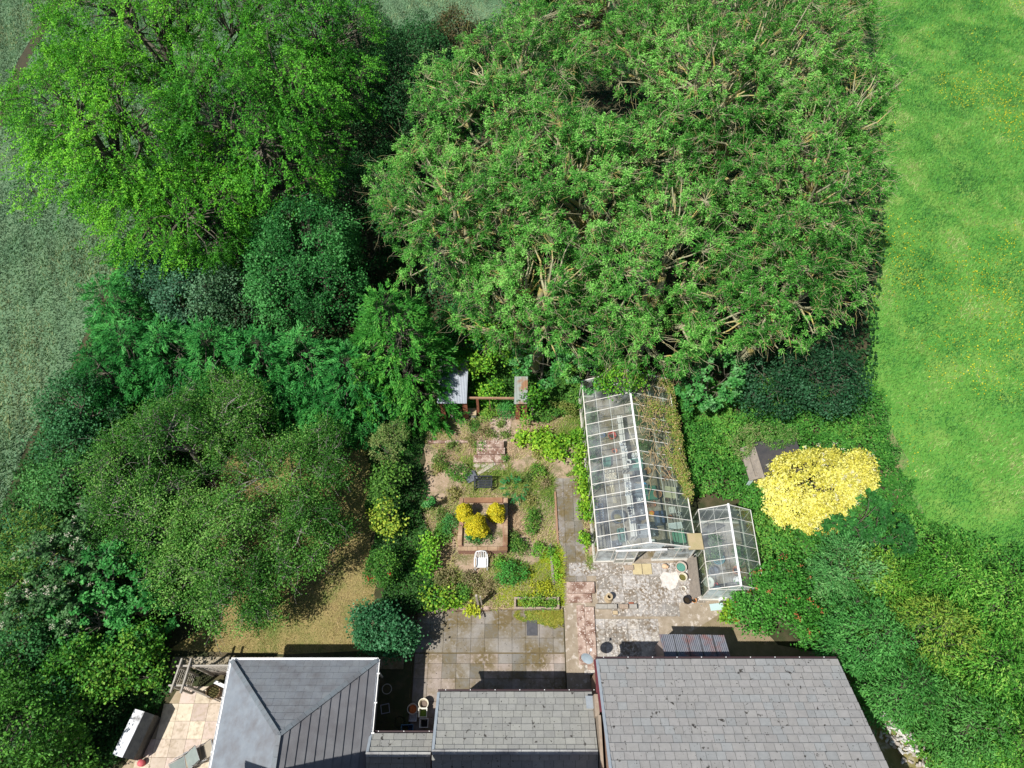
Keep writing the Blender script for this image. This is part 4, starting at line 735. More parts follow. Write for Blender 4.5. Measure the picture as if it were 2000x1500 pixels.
for i in range(1, 5):
    x = 6.05 + i * 0.53; mb.bar(loc((x, 6.4, 1.90), so_), loc((x + 0.04, 5.35, 2.215), so_), 0.02, 0.02, (0.05, 0.05, 0.05))
mb.build('roof_batten', m_paint, t)
# tin sheet shelter with brick pillars
m_tin = mat('tin_sheet', (0.42, 0.45, 0.50), (0.34, 0.37, 0.42), 3, 0.5, 0, c3=(0.22, 0.13, 0.07), s3=1.0, t3=0.6, w3=0.06)
m_redbrick = mat('red_brick', (0.34, 0.12, 0.07), (0.26, 0.10, 0.06), 9, 0.9, 0.5, 40)
def shelter(lab, x0, x1, y0, y1, z, n, m):
    t = thing('tin_roof_shelter', lab, 'shelter', ((x0 + x1) / 2, y0, 0)); o = ((x0 + x1) / 2, y0, 0)
    corrugated('roof_sheet', [loc(q, o) for q in ((x0, y0, z), (x1, y0, z), (x1 + 0.03, y1, z + 0.3), (x0 + 0.03, y1, z + 0.3))], m, t, n=n, amp=0.014)
    for px_ in (x0 + 0.2, x1 - 0.12):
        mb = MB()
        for k in range(22): mb.cbox(((px_ - o[0]), 0.28, 0.045 + k * 0.082), (0.23, 0.23, 0.07)); mb.cbox(((px_ - o[0]), 0.28, 0.045 + k * 0.082 + 0.04), (0.21, 0.21, 0.012), col=(1.4, 1.8, 1.8))
        mb.build('brick_pillar', m_redbrick, t)
    return t
shelter('corrugated tin roofed shelter on brick pillars beside the tallest conifer', -3.66, -2.22, 17.3, 19.7, 1.95, 18, m_tin)
shelter('narrow tin roof half hidden by bushes at the right end of the wooden beam', 0.1, 0.75, 17.3, 18.7, 1.9, 9, mat('green_tin', (0.33, 0.38, 0.35), (0.28, 0.3, 0.28), 3, 0.6, 0, c3=(0.32, 0.18, 0.1), s3=1.5, t3=0.55))
t = thing('beam_frame', 'rusty wooden beam on a post between the two tin roofs', 'beam', (-1.0, 17.75, 0))
mb = MB(); mb.bar((-1.22, 0, 1.72), (1.15, 0, 1.68), 0.09, 0.09); mb.build('crossbeam', mat('rusty_wood', (0.36, 0.22, 0.14), (0.28, 0.16, 0.10), 5, 0.85, 0.3, 30), t)
mb = MB(); mb.bar((-0.72, 0, 0), (-0.72, 0, 1.67), 0.12, 0.12); mb.build('post', m_redbrick, t)
mb = MB(); mb.bar((-0.1, 0.02, 0), (-0.12, 0.02, 1.65), 0.035, 0.035); mb.build('pole', MATS['rusty_wood'], t)
t = thing('stone_bench', 'low sandstone slab bench under the edge of the tin roof', 'bench', P(907, 806, 0.3)[:2] + (0,))
mb = MB(); mb.box(-0.72, 0.62, -0.2, 0.2, 0.36, 0.44); mb.build('seat_slab', mat('sandstone', (0.48, 0.38, 0.24), (0.40, 0.31, 0.2), 5, 0.9, 0.4, 25), t, bevel=0.01)
mb = MB(); mb.box(-0.68, -0.45, -0.16, 0.16, 0, 0.357); mb.box(0.35, 0.58, -0.16, 0.16, 0, 0.357); mb.build('block', m_render, t)
# overgrown black shed
t = thing('felt_roof_shed', 'old shed with a torn black felt roof half buried in ivy', 'shed', (12.55, 14.55, 0), radians(6))
m_felt = mat('roof_felt', (0.045, 0.045, 0.05), (0.07, 0.065, 0.065), 3, 0.85, 0.5, 20)
m_oldwood = mat('weathered_wood', (0.28, 0.24, 0.20), (0.2, 0.175, 0.15), 6, 0.9, 0.5, 30)
mb = MB(); mb.box(-1.2, 0.95, -0.7, 0.8, 0, 1.35); mb.build('walls', m_oldwood, t)
mb = MB(); mb.add([(-0.85, -0.85, 1.52), (1.15, -0.85, 1.62), (1.15, 0.95, 1.62), (-0.85, 0.95, 1.52), (-0.85, -0.85, 1.47), (1.15, -0.85, 1.57), (1.15, 0.95, 1.57), (-0.85, 0.95, 1.47)], [(0, 1, 2, 3), (7, 6, 5, 4), (0, 4, 5, 1), (1, 5, 6, 2), (2, 6, 7, 3), (3, 7, 4, 0)]); mb.build('roof', m_felt, t)
mb = MB(); mb.add([(-1.45, -0.8, 1.1), (-0.86, -0.86, 1.50), (-0.86, 0.9, 1.50), (-1.45, 0.9, 1.1), (-1.45, -0.8, 1.06), (-0.86, -0.86, 1.46), (-0.86, 0.9, 1.46), (-1.45, 0.9, 1.06)], [(0, 1, 2, 3), (7, 6, 5, 4), (0, 4, 5, 1), (2, 6, 7, 3), (3, 7, 4, 0)]); mb.build('side_board', m_oldwood, t)
mb = MB(); mb.box(-1.40, -1.22, -0.76, -0.72, 0.3, 1.05, (0.7, 0.85, 0.9)); mb.build('window', m_paint, t)
mb = MB(); mb.cbox((0.35, -0.35, 1.625), (0.16, 0.1, 0.02), 0.4, col=(0.2, 0.2, 0.2)); mb.build('torn_patch', m_felt, t)
tree('ivy', 'ivy draped over the back of the black felt roof', 'ivy', [(1500, 848, 1.72, 1.1, 0.55, 0.3), (1452, 868, 1.35, 0.55, 0.6, 0.5), (1545, 852, 1.7, 0.5, 0.4, 0.22)], 'herb', seed=210, pal=[(0.08, 0.24, 0.04), (0.14, 0.32, 0.06), (0.26, 0.30, 0.12)], wood=False, dens=1.3)

# ------------------------------------------------------------------ greenhouses
gl_clear = glass_mat('greenhouse_glass', dirt_sheen=0.11, dirt_sheen_col=(0.74, 0.78, 0.80)); gl_dirty = glass_mat('mossy_glass', (0.82, 0.90, 0.85), 0.14, (0.26, 0.32, 0.22)); gl_front = glass_mat('front_glass', (0.8, 0.86, 0.86), 0.55, (0.66, 0.74, 0.77))  # clear and front panes: blue-white sky sheen put into the dirt layer's colour
m_frame = mat('painted_frame', (0.74, 0.72, 0.68), (0.62, 0.58, 0.52), 4, 0.6, 0, c3=(0.40, 0.24, 0.12), s3=0.9, t3=0.68, w3=0.03)
def greenhouse(label, x, y, rz, W, L, eh, rh, bays, purl, right_glass, front=None, bw=0.035, base_h=0.12):
    t = thing('greenhouse', label, 'greenhouse', (x, y, 0), rz); w2 = W / 2; rid = w2
    def rafter(yy): return ((0, yy, eh), (rid, yy, rh), (W, yy, eh))
    mb = MB()                                              # frame: rafters, purlins, posts, eaves
    for i in range(bays + 1):
        yy = L * i / bays; a, b, c = rafter(yy); big_ = i in (0, bays); wd = bw * (1.7 if big_ else 1)
        mb.bar(a, b, wd, wd * 1.1); mb.bar(b, c, wd, wd * 1.1)
        for xx in (0, W): mb.bar((xx, yy, base_h), (xx, yy, eh), wd)
    for f_ in purl:
        for sx in (0, 1):
            xa = rid * f_ if sx == 0 else W - rid * f_; mb.bar((xa, 0.03, eh + (rh - eh) * f_ - 0.012), (xa, L - 0.03, eh + (rh - eh) * f_ - 0.012), bw * 0.75)
    for xx in (0, W): mb.bar((xx, -0.02, eh), (xx, L + 0.02, eh), bw * 1.7)
    for yy in (0, L):
        for xx in np.linspace(0, W, 7)[1:-1]:
            if front and yy == 0 and front[0] - 0.02 < xx < front[1] + 0.02: continue
            mb.bar((xx, yy, base_h), (xx, yy, eh + (rh - eh) * (1 - abs(xx - rid) / rid)), bw)
        mb.bar((0, yy, eh), (W, yy, eh), bw * 1.2)
    for i in range(1, bays, 4):                             # corner braces and ties
        yy = L * i / bays; mb.bar((0.02, yy, eh - 0.25), (0.36, yy, eh + (rh - eh) * 0.17), bw * 0.7); mb.bar((W - 0.02, yy, eh - 0.25), (W - 0.36, yy, eh + (rh - eh) * 0.17), bw * 0.7)
    mb.build('frame', m_frame, t)
    mb = MB(); mb.bar((rid, -0.04, rh + 0.03), (rid, L + 0.04, rh + 0.03), 0.085, 0.05); mb.build('ridge_cap', m_white, t)
    mb = MB()
    for x0, x1, y0, y1 in ((-0.06, 0.06, -0.06, L + 0.06), (W - 0.06, W + 0.06, -0.06, L + 0.06), (0.065, W - 0.065, L - 0.06, L + 0.06)): mb.box(x0, x1, y0, y1, 0, base_h)
    if front: mb.box(0.065, front[0], -0.06, 0.06, 0, base_h); mb.box(front[1], W - 0.065, -0.06, 0.06, 0, base_h)
    else: mb.box(0.065, W - 0.065, -0.06, 0.06, 0, base_h)
    mb.build('base_wall', m_render, t)
    mb = MB(); mb.add([(0, 0, eh + 0.006), (rid, 0, rh + 0.006), (rid, L, rh + 0.006), (0, L, eh + 0.006)], [(0, 3, 2, 1)]); mb.build('left_roof_glass', gl_clear, t)
    mb = MB(); mb.add([(rid, 0, rh + 0.006), (W, 0, eh + 0.006), (W, L, eh + 0.006), (rid, L, rh + 0.006)], [(0, 3, 2, 1)]); mb.build('right_roof_glass', right_glass, t)
    mb = MB(); mb.add([(0, 0, base_h), (0, L, base_h), (0, L, eh), (0, 0, eh)], [(0, 1, 2, 3)]); mb.add([(W, 0, base_h), (W, L, base_h), (W, L, eh), (W, 0, eh)], [(3, 2, 1, 0)])
    mb.add([(0, L, base_h), (W, L, base_h), (W, L, eh), (rid, L, rh), (0, L, eh)], [(0, 1, 2, 3, 4)]); mb.build('wall_glass', right_glass, t)
    mb = MB()
    if front:
        f0, f1 = front
        mb.add([(0, 0, base_h), (f0, 0, base_h), (f0, 0, eh), (0, 0, eh)], [(0, 1, 2, 3)]); mb.add([(f1, 0, base_h), (W, 0, base_h), (W, 0, eh), (f1, 0, eh)], [(0, 1, 2, 3)]); mb.add([(0, 0, eh), (W, 0, eh), (rid, 0, rh)], [(0, 1, 2)])
    else: mb.add([(0, 0, base_h), (W, 0, base_h), (W, 0, eh), (rid, 0, rh), (0, 0, eh)], [(0, 1, 2, 3, 4)])
    mb.build('front_glass', gl_front, t)
    return t
GL = greenhouse('long white framed greenhouse full of pots and staging', 3.77, 10.05, radians(1.7), 4.33, 8.75, 1.62, 2.5, 14, (0.27, 0.55), gl_dirty, front=(1.75, 2.6), bw=0.026)
GLr = radians(1.7)
def gl_pt(x, y, z=0.0): return (3.77 + x * cos(GLr) - y * sin(GLr), 10.05 + x * sin(GLr) + y * cos(GLr), z)
# sliding door pushed to the left, its rail, and a lower panel
d = MB(); d.bar((0.75, -0.1, 1.78), (3.0, -0.1, 1.78), 0.07, 0.09); d.build('door_rail', m_white, GL)
d = MB()
for a, b in (((0.85, -0.1, 0.08), (0.85, -0.1, 1.74)), ((1.75, -0.1, 0.08), (1.75, -0.1, 1.74)), ((0.85, -0.1, 0.08), (1.75, -0.1, 0.08)), ((0.85, -0.1, 1.74), (1.75, -0.1, 1.74)), ((1.3, -0.1, 0.08), (1.3, -0.1, 1.74)), ((0.85, -0.1, 0.62), (1.75, -0.1, 0.62))): d.bar(a, b, 0.045)
door = d.build('sliding_door', m_frame, GL)
d = MB(); d.box(0.87, 1.73, -0.105, -0.095, 0.1, 0.6, (0.42, 0.43, 0.38)); d.build('kick_panel', m_paint, door)
d = MB(); d.add([(0.87, -0.1, 0.64), (1.73, -0.1, 0.64), (1.73, -0.1, 1.72), (0.87, -0.1, 1.72)], [(0, 1, 2, 3)]); d.build('door_glass', gl_front, door)
d = MB(); d.cbox((3.05, -0.02, 1.82), (0.55, 0.015, 0.16), 0, 0, 0.17, col=(0.03, 0.03, 0.03)); d.build('broken_pane', m_paint, GL)
GS = greenhouse('short aluminium greenhouse beside the weathered boards', 8.40, 8.35, radians(-0.6), 2.35, 3.6, 1.62, 2.25, 6, (0.5,), gl_dirty, front=None, bw=0.018)
# floors
slabs('greenhouse_floor', 0.07, 4.26, 0.07, 8.68, 0.0, 0.55, 0.62, [(0.34, 0.31, 0.27), (0.38, 0.34, 0.29), (0.28, 0.26, 0.23), (0.3, 0.27, 0.23)], m_slab, rz=GLr, org=(3.77, 10.05), th=0.035)
slabs('small_greenhouse_floor', 0.07, 2.28, 0.07, 3.53, 0.0, 0.45, 0.6, [(0.34, 0.32, 0.29), (0.28, 0.27, 0.25)], m_slab, rz=radians(-0.6), org=(8.40, 8.35), th=0.035)
# dry climber over the right roof slope at the back
def climber():
    r = np.random.default_rng(5); t = thing('climbing_plant', 'yellowish dry climber sprawling over the right rear roof of the long greenhouse', 'climber', gl_pt(4.5, 6.0))
    b0 = np.array(gl_pt(4.5, 6.0)); n = 3300; y = r.uniform(2.4, 8.6, n); lim = np.clip(0.08 + (y - 2.6) * 0.27 + 0.3 * np.sin(y * 2.1), 0.1, 1.7); s = 2.2 - np.abs(r.normal(0, 0.6, n)) * lim
    kp = (s > 0.05) & (noise2(y * 1.0, s * 1.0, 3.4, 77) + r.normal(0, 0.3, n) > 0.45 - 0.25 * (s > 1.9)); y, s = y[kp], s[kp]; y = np.concatenate([y, r.uniform(2.2, 8.7, 420)]); s = np.concatenate([s, r.uniform(2.2, 2.42, 420)])
    x = 2.165 + s; z = np.where(s < 2.165, 2.5 - s * (0.88 / 2.165), 1.62 - (s - 2.165) * 3.0) + r.uniform(0.02, 0.16, len(s)); x = np.where(s < 2.165, x, 4.33 + r.uniform(0, 0.2, len(s)))
    c = np.array([gl_pt(a, b, q) for a, b, q in zip(x, y, z)]); k = 6; c = np.repeat(c, k, 0) + r.normal(0, 0.05, (len(c) * k, 3)); m = len(c); c[:, 2] = np.maximum(c[:, 2], 0.1)
    pal = np.array([(0.26, 0.34, 0.06), (0.36, 0.34, 0.09), (0.44, 0.34, 0.16), (0.16, 0.30, 0.05)])
    leaf_mesh('foliage', c - b0, r.normal(size=(m, 3)) * [1, 1, 0.4], nrm(np.array([0.3, 0, 1.]) + 0.4 * r.normal(size=(m, 3))), 0.10 * r.uniform(0.6, 1.3, m), 0.05 * r.uniform(0.6, 1.3, m), pal[r.integers(0, 4, m)] * r.uniform(0.8, 1.2, (m, 1)), t)
    mb = MB()
    for i in range(90):
        a, b = r.uniform(0.5, 2.2), r.uniform(3.0, 8.5); pts = []; a0 = a
        for j in range(6): pts.append(loc(gl_pt(2.165 + min(a, 2.16), b, 2.56 - min(a, 2.16) * 0.406 + r.uniform(0, 0.06)), b0)); a = max(0.2, a - r.uniform(-0.12, 0.28)); b += r.uniform(-0.4, 0.35)
        mb.tube(pts, 0.012, 4, (0.42, 0.32, 0.18))
    mb.build('stems', m_paint, t)
climber()

# ------------------------------------------------------------------ pots and other small things
def rim_pot(lab, x, y, z, r_top, h, col, name='plant_pot', cat='pot', soil=(0.05, 0.035, 0.02), fill=0.82, group=None, r_bot=None, tilt=None, k=22, plant=None, m=None):
    t = thing(name, lab, cat, (x, y, z), 0, group); rb = r_bot or r_top * 0.72; th = max(0.012, r_top * 0.08)
    prof = [(0.001, 0), (rb, 0), (r_top * 0.95, h * 0.84), (r_top * 1.04, h * 0.85), (r_top * 1.04, h), (r_top - th, h), (r_top * 0.93 - th, h * 0.8), (rb - th, 0.03), (0.001, 0.03)]
    mb = MB(); mb.lathe(prof, k=k, col=col); mb.build('body', m or m_paint, t, smooth=True)
    if soil is not None:
        mb = MB(); rr = rb - th + (r_top * 0.93 - rb) * min(fill, 0.8) / 0.8 + 0.002
        mb.lathe([(0.001, h * fill - 0.02), (rr, h * fill - 0.02), (rr * 0.7, h * fill + 0.006), (0.001, h * fill + 0.012)], k=14, col=soil); mb.build('contents', mat('compost', (1, 1, 1), (0.6, 0.6, 0.6), 25, 0.95, 0.8, 60, attr=True), t)
    if tilt: t.rotation_euler = tilt
    return t
def pp(u, v, z=0.0): return P(u, v, z)[:2]
terra = (0.50, 0.21, 0.10); black = (0.03, 0.03, 0.035)
rim_pot('large terracotta rimmed tub filled with green water on the forecourt', *pp(1330, 1108, .3), 0.035, 0.24, 0.34, (0.55, 0.45, 0.38), soil=(0.12, 0.33, 0.26), fill=0.8)
rim_pot('cream pot with dark water below the green tub', *pp(1333, 1128, .2), 0.035, 0.19, 0.28, (0.72, 0.66, 0.52), soil=(0.16, 0.15, 0.04), fill=0.6)
rim_pot('small white pot with a broken side on the forecourt', *pp(1335, 1150, .1), 0.035, 0.12, 0.13, (0.75, 0.71, 0.62), soil=(0.3, 0.25, 0.2), fill=0.5)
rim_pot('black plastic pot beside the terracotta one at the forecourt edge', *pp(1342, 1172, .2), 0.035, 0.185, 0.24, black, fill=0.5)
rim_pot('orange terracotta pot next to the black one', *pp(1355, 1173, .1), 0.035, 0.12, 0.16, (0.62, 0.3, 0.13), fill=0.6)
t = thing('chimney_pot', 'stone coloured urn shaped chimney pot on the forecourt', 'chimney pot', (*pp(1188, 1170, .0), 0.035))
mb = MB(); mb.lathe([(0.17, 0), (0.20, 0.03), (0.19, 0.08), (0.13, 0.16), (0.125, 0.26), (0.155, 0.33), (0.155, 0.40), (0.12, 0.41), (0.085, 0.41), (0.08, 0.1), (0.11, 0.0)], k=22, col=(0.52, 0.45, 0.36)); mb.build('body', MATS['sandstone'], t, smooth=True)
t = thing('terracotta_jar', 'broken orange jar lying beside the greenhouse door slabs', 'jar', (*pp(1293, 1105, .1), 0.05)); mb = MB(); mb.lathe([(0.001, 0), (0.09, 0.01), (0.12, 0.1), (0.10, 0.2), (0.06, 0.24), (0.075, 0.28), (0.055, 0.28), (0.04, 0.2), (0.001, 0.02)], k=16, col=(0.62, 0.42, 0.27)); b = mb.build('body', m_paint, t, smooth=True); b.rotation_euler = (radians(80), 0, radians(70)); b.location = (0, 0, 0.1)
def block(name, lab, cat, u, v, z0, size, rz, m, col=(1, 1, 1), bev=0.012, z=None):
    x, y = pp(u, v, z0 + size[2]); mb = MB(); mb.cbox((0, 0, size[2] / 2), size, col=col); o = mb.build(name, m, None, bevel=bev); o.location = (x, y, z0 if z is None else z); o.rotation_euler = (0, 0, rz); return tag(o, lab, cat)
m_sand = mat('buff_slab', (0.50, 0.42, 0.24), (0.44, 0.36, 0.21), 4, 0.85, 0.3, 30)
block('paving_slab', 'buff slab on the left of the pair at the greenhouse door', 'slab', 1245, 1111, 0.036, (0.42, 0.5, 0.05), 0, m_sand)
block('paving_slab', 'buff slab on the right of the pair at the greenhouse door', 'slab', 1264, 1111, 0.036, (0.42, 0.5, 0.05), 0.02, m_sand)
block('stone_block', 'rough stone block left of the door slabs', 'stone', 1229, 1108, 0.036, (0.42, 0.22, 0.12), 0.03, mat('rough_stone', (0.42, 0.33, 0.25), (0.3, 0.24, 0.19), 12, 0.95, 1.0, 40), bev=0.02)
block('slate_slab', 'dark square slate lying on the patio below the mossy bed', 'slab', 1039, 1226, LOW + 0.025, (0.47, 0.66, 0.03), 0.0, mat('dark_slate', (0.06, 0.062, 0.07), (0.09, 0.09, 0.10), 8, 0.7, 0.2, 30), bev=0.004)
m_conc = mat('grey_concrete', (0.38, 0.36, 0.32), (0.28, 0.26, 0.23), 5, 0.9, 0.5, 30)
for u, wd, lab, mm in ((1175, 0.52, 'pale concrete lintel at the left end of the row above the steps', m_conc), (1196, 0.42, 'mossy grey lintel in the middle of the row above the steps', m_conc), (1219, 0.38, 'brownish lintel in the row above the steps, third along', MATS['rough_stone']), (1237, 0.34, 'dark grey lintel at the right end of the row above the steps', m_conc)):
    block('stone_lintel', lab, 'stone', u, 1184, 0.036, (wd, 0.2, 0.16), -0.01, mm, bev=0.015)
block('brick', 'loose red brick behind the row of lintels', 'brick', 1233, 1178, 0.036, (0.22, 0.1, 0.07), 0.0, m_redbrick)
block('sandstone_block', 'small yellow block below the row of lintels', 'stone', 1202, 1196, 0.02, (0.22, 0.16, 0.1), 0.0, MATS['sandstone'])
# steps and low walls between the levels
m_pinkst = mat('pink_step_stone', (0.46, 0.35, 0.29), (0.35, 0.25, 0.20), 5, 0.9, 0.5, 30, c3=(0.19, 0.11, 0.08), s3=3.0, t3=0.5, w3=0.06, c4=(0.62, 0.52, 0.46), s4=12, t4=0.6, w4=0.04)
def steps(lab, boxes, nm='steps'):
    b0 = boxes[0]; t = thing(nm, lab, 'steps', ((b0[0] + b0[1]) / 2, b0[2], 0)); o = ((b0[0] + b0[1]) / 2, b0[2], 0)
    for x0, x1, y0, y1, z0, z1 in boxes: mb = MB(); mb.box(x0 - o[0], x1 - o[0], y0 - o[1], y1 - o[1], z0, z1); mb.build('step', m_pinkst, t, bevel=0.015)
    return t
sheet('gravel_terrace', px([(832, 862), (836, 822), (850, 806), (925, 800), (945, 815), (1000, 822), (990, 862)]), 0.03, mat('pink_gravel', (0.46, 0.34, 0.28), (0.36, 0.26, 0.21), 4, 0.95, 1.0, 30, c3=(0.24, 0.2, 0.1), s3=2.2, t3=0.57, w3=0.06, c4=(0.58, 0.48, 0.42), s4=14, t4=0.6))
steps('pink stone steps from the forecourt down to the lower patio', [(2.45, 3.7, 8.6, 9.1, 0.0, 0.16), (2.45, 3.55, 8.2, 8.595, 0.0, 0.08), (3.2, 3.62, 5.4, 8.0, 0.0, 0.12), (2.85, 3.19, 5.6, 8.1, 0.0, 0.06)])
t = steps('brown stone steps up the middle of the garden', [(-1.75, -0.4, 15.75, 16.1, 0, 0.36), (-1.75, -0.35, 15.4, 15.745, 0, 0.27), (-1.9, -0.3, 15.0, 15.395, 0, 0.18), (-1.8, -0.2, 14.6, 14.995, 0, 0.09)])
block('stone_kerb', 'broken stone edging across the upper garden', 'kerb', 875, 862, 0.01, (2.0, 0.14, 0.14), 0.02, m_pinkst)
block('retaining_wall', 'low wall of pinkish stone between the upper garden and the patio', 'wall', 908, 1187, -0.28, (2.2, 0.16, 0.36), 0.0, m_pinkst)
t = thing('brick_trough', 'long brick planting trough edged with moss above the slate slab', 'planter', (*pp(1048, 1178, 0.2), 0))
mb = MB(); mb.box(-1.0, 1.0, -0.26, -0.17, 0, 0.24); mb.box(-1.0, 1.0, 0.17, 0.26, 0, 0.24); mb.box(-1.0, -0.91, -0.165, 0.165, 0, 0.24); mb.box(0.91, 1.0, -0.165, 0.165, 0, 0.24); mb.build('walls', MATS['rough_stone'], t)
tree('ground_plant', 'green plants filling the brick trough', 'plant', [(1050, 1176, 0.32, 0.85, 0.2, 0.22)], 'herb', seed=215, wood=False)
t = block('garden_edging', 'rotten wooden edging board beside the paved path', 'edging', 1078, 1100, 0.01, (0.12, 1.9, 0.12), 0.05, m_oldwood)
t = block('path_edging', 'mossy kerb on the left of the paved path', 'edging', 1087, 1010, 0.01, (0.09, 2.6, 0.1), 0.02, MATS['rusty_wood'])
# raised planter with golden conifers
t = thing('raised_planter', 'rectangular raised brick planter with a pale coping', 'planter', (-1.34, 11.6, 0))
X0, X1, Y0, Y1, ZH = -1.14, 1.14, -1.22, 1.35, 0.62
mb = MB()
for a in ((X0 + .03, X1 - .03, Y0 + .03, Y0 + 0.17), (X0 + .03, X1 - .03, Y1 - 0.22, Y1 - .03), (X0 + .03, X0 + 0.22, Y0 + 0.223, Y1 - 0.223), (X1 - 0.22, X1 - .03, Y0 + 0.223, Y1 - 0.223)): mb.box(*a, 0, ZH - 0.06)
mb.build('brick_walls', mat('planter_brick', (0.36, 0.20, 0.15), (0.28, 0.15, 0.11), 7, 0.9, 0.6, 40), t)
mb = MB(); n_ = 5
for i in range(n_): x0 = X0 + (X1 - X0) * i / n_; mb.box(x0 + .004, x0 + (X1 - X0) / n_ - .004, Y0, Y0 + 0.19, ZH - 0.057, ZH, (1, 1, 1) if i % 2 else (0.92, 0.9, 0.88))
for sx in (0, 1):
    for i in range(5):
        if sx == 0 and i in (2, 3): continue
        y0 = Y0 + 0.245 + (Y1 - Y0 - 0.25) * i / 5; xx = X0 if sx == 0 else X1 - 0.19; mb.box(xx, xx + 0.19, y0 + .004, y0 + (Y1 - Y0 - 0.25) / 5 - .004, ZH - 0.057, ZH + 0.003 * (i % 2), (1, 1, 1) if i % 2 else (0.9, 0.85, 0.82))
mb.box(X0 + 0.245, X1 - 0.245, Y1 - 0.24, Y1, ZH - 0.057, ZH, (0.7, 0.5, 0.42)); mb.build('coping', mat('coping_stone', (0.55, 0.42, 0.29), (0.40, 0.28, 0.18), 4, 0.85, 0.4, 30, attr=True, c3=(0.20, 0.11, 0.06), s3=1.1, t3=0.5, w3=0.12), t, bevel=0.006)
mb = MB(); mb.box(X0 + 0.223, X1 - 0.223, Y0 + 0.223, Y1 - 0.223, 0.02, ZH - 0.16); mb.build('soil', m_gar, t)
G_gc = 'golden dwarf conifers in the raised planter'
def dwarf(lab, x, y, z0, r_, h_, seed):
    r = np.random.default_rng(seed); t = thing('dwarf_conifer', lab, 'conifer', (x, y, z0), 0, G_gc); n = 520; h = r.uniform(0.02, 1, n) ** 0.9; a = r.uniform(0, 2 * pi, n)
    prof = np.sin(np.clip(h * 0.86 + 0.14, 0, 1) ** 0.85 * pi) ** 0.6; rad = r_ * prof * (1 + 0.16 * np.sin(a * 3 + h * 6 + seed) + 0.10 * np.sin(a * 7 - h * 15)) * (1 - 0.25 * r.uniform(0, 1, n) ** 2)
    T = np.stack([np.cos(a) * rad, np.sin(a) * rad, h * h_], 1); k = 26; c = np.repeat(T, k, 0); m = len(c); O = nrm(np.stack([np.cos(a), np.sin(a), 0.9 + h], 1)); O_ = np.repeat(O, k, 0)
    c = c + r.normal(0, 0.035, (m, 3)); pal = np.array([(0.58, 0.50, 0.02), (0.70, 0.62, 0.03), (0.78, 0.70, 0.05), (0.45, 0.45, 0.03)]); tn_ = np.repeat(r.integers(0, 4, n), k)
    leaf_mesh('foliage', c, nrm(O_ * 0.3 + r.normal(size=(m, 3))), nrm(O_ + 0.45 * r.normal(size=(m, 3))), 0.07 * r.uniform(0.7, 1.2, m), 0.04 * r.uniform(0.7, 1.2, m), pal[tn_] * r.uniform(0.85, 1.15, (m, 1)), t)
    mb = MB(); mb.tube([(0, 0, -0.03), (0, 0, h_ * 0.8)], [0.05, 0.015], 6); mb.build('trunk', m_bark, t)
dwarf('golden dwarf conifer at the front of the planter, the biggest of them', -1.60, 11.35, 0.46, 0.44, 1.5, 1)
dwarf('golden dwarf conifer on the left of the planter', -2.18, 12.05, 0.46, 0.30, 1.25, 2)
dwarf('golden dwarf conifer on the right of the planter', -0.72, 12.05, 0.46, 0.33, 1.2, 3)
# white plastic armchair
def plastic_chair():
    x, y = pp(940, 1100, 0.3); t = thing('garden_chair', 'white plastic garden armchair at the front of the raised planter', 'chair', (x, y, 0.01))
    w_ = (0.86, 0.86, 0.86); mb = MB(); mb.cbox((0, 0.0, 0.40), (0.46, 0.44, 0.03), rx=radians(4), col=w_); mb.cbox((0, -0.225, 0.385), (0.46, 0.02, 0.06), col=w_); mb.build('seat', m_white, t, bevel=0.012)
    mb = MB()
    for i in range(5): xx = (i - 2) * 0.09; mb.bar((xx, 0.22, 0.42), (xx * 1.12, 0.36, 0.80 - abs(i - 2) * 0.01), 0.05, 0.015, w_)
    pts = [(-0.25, 0.21, 0.40), (-0.265, 0.31, 0.66), (-0.2, 0.37, 0.82), (0, 0.385, 0.86), (0.2, 0.37, 0.82), (0.265, 0.31, 0.66), (0.25, 0.21, 0.40)]
    for a, b in zip(pts[:-1], pts[1:]): mb.bar(a, b, 0.05, 0.025, w_)
    mb.build('backrest', m_white, t, bevel=0.006)
    for s in (-1, 1):
        mb = MB(); pts = [(s * 0.26, 0.3, 0.64), (s * 0.29, 0.1, 0.65), (s * 0.29, -0.16, 0.64), (s * 0.28, -0.24, 0.58)]
        for a, b in zip(pts[:-1], pts[1:]): mb.bar(a, b, 0.055, 0.022, w_)
        mb.build('armrest', m_white, t, bevel=0.006)
        mb = MB(); mb.bar((s * 0.28, -0.24, 0.59), (s * 0.27, -0.26, 0), 0.05, 0.03, w_); mb.build('leg', m_white, t); mb = MB(); mb.bar((s * 0.25, 0.2, 0.42), (s * 0.27, 0.3, 0), 0.05, 0.03, w_); mb.build('leg', m_white, t)
plastic_chair()
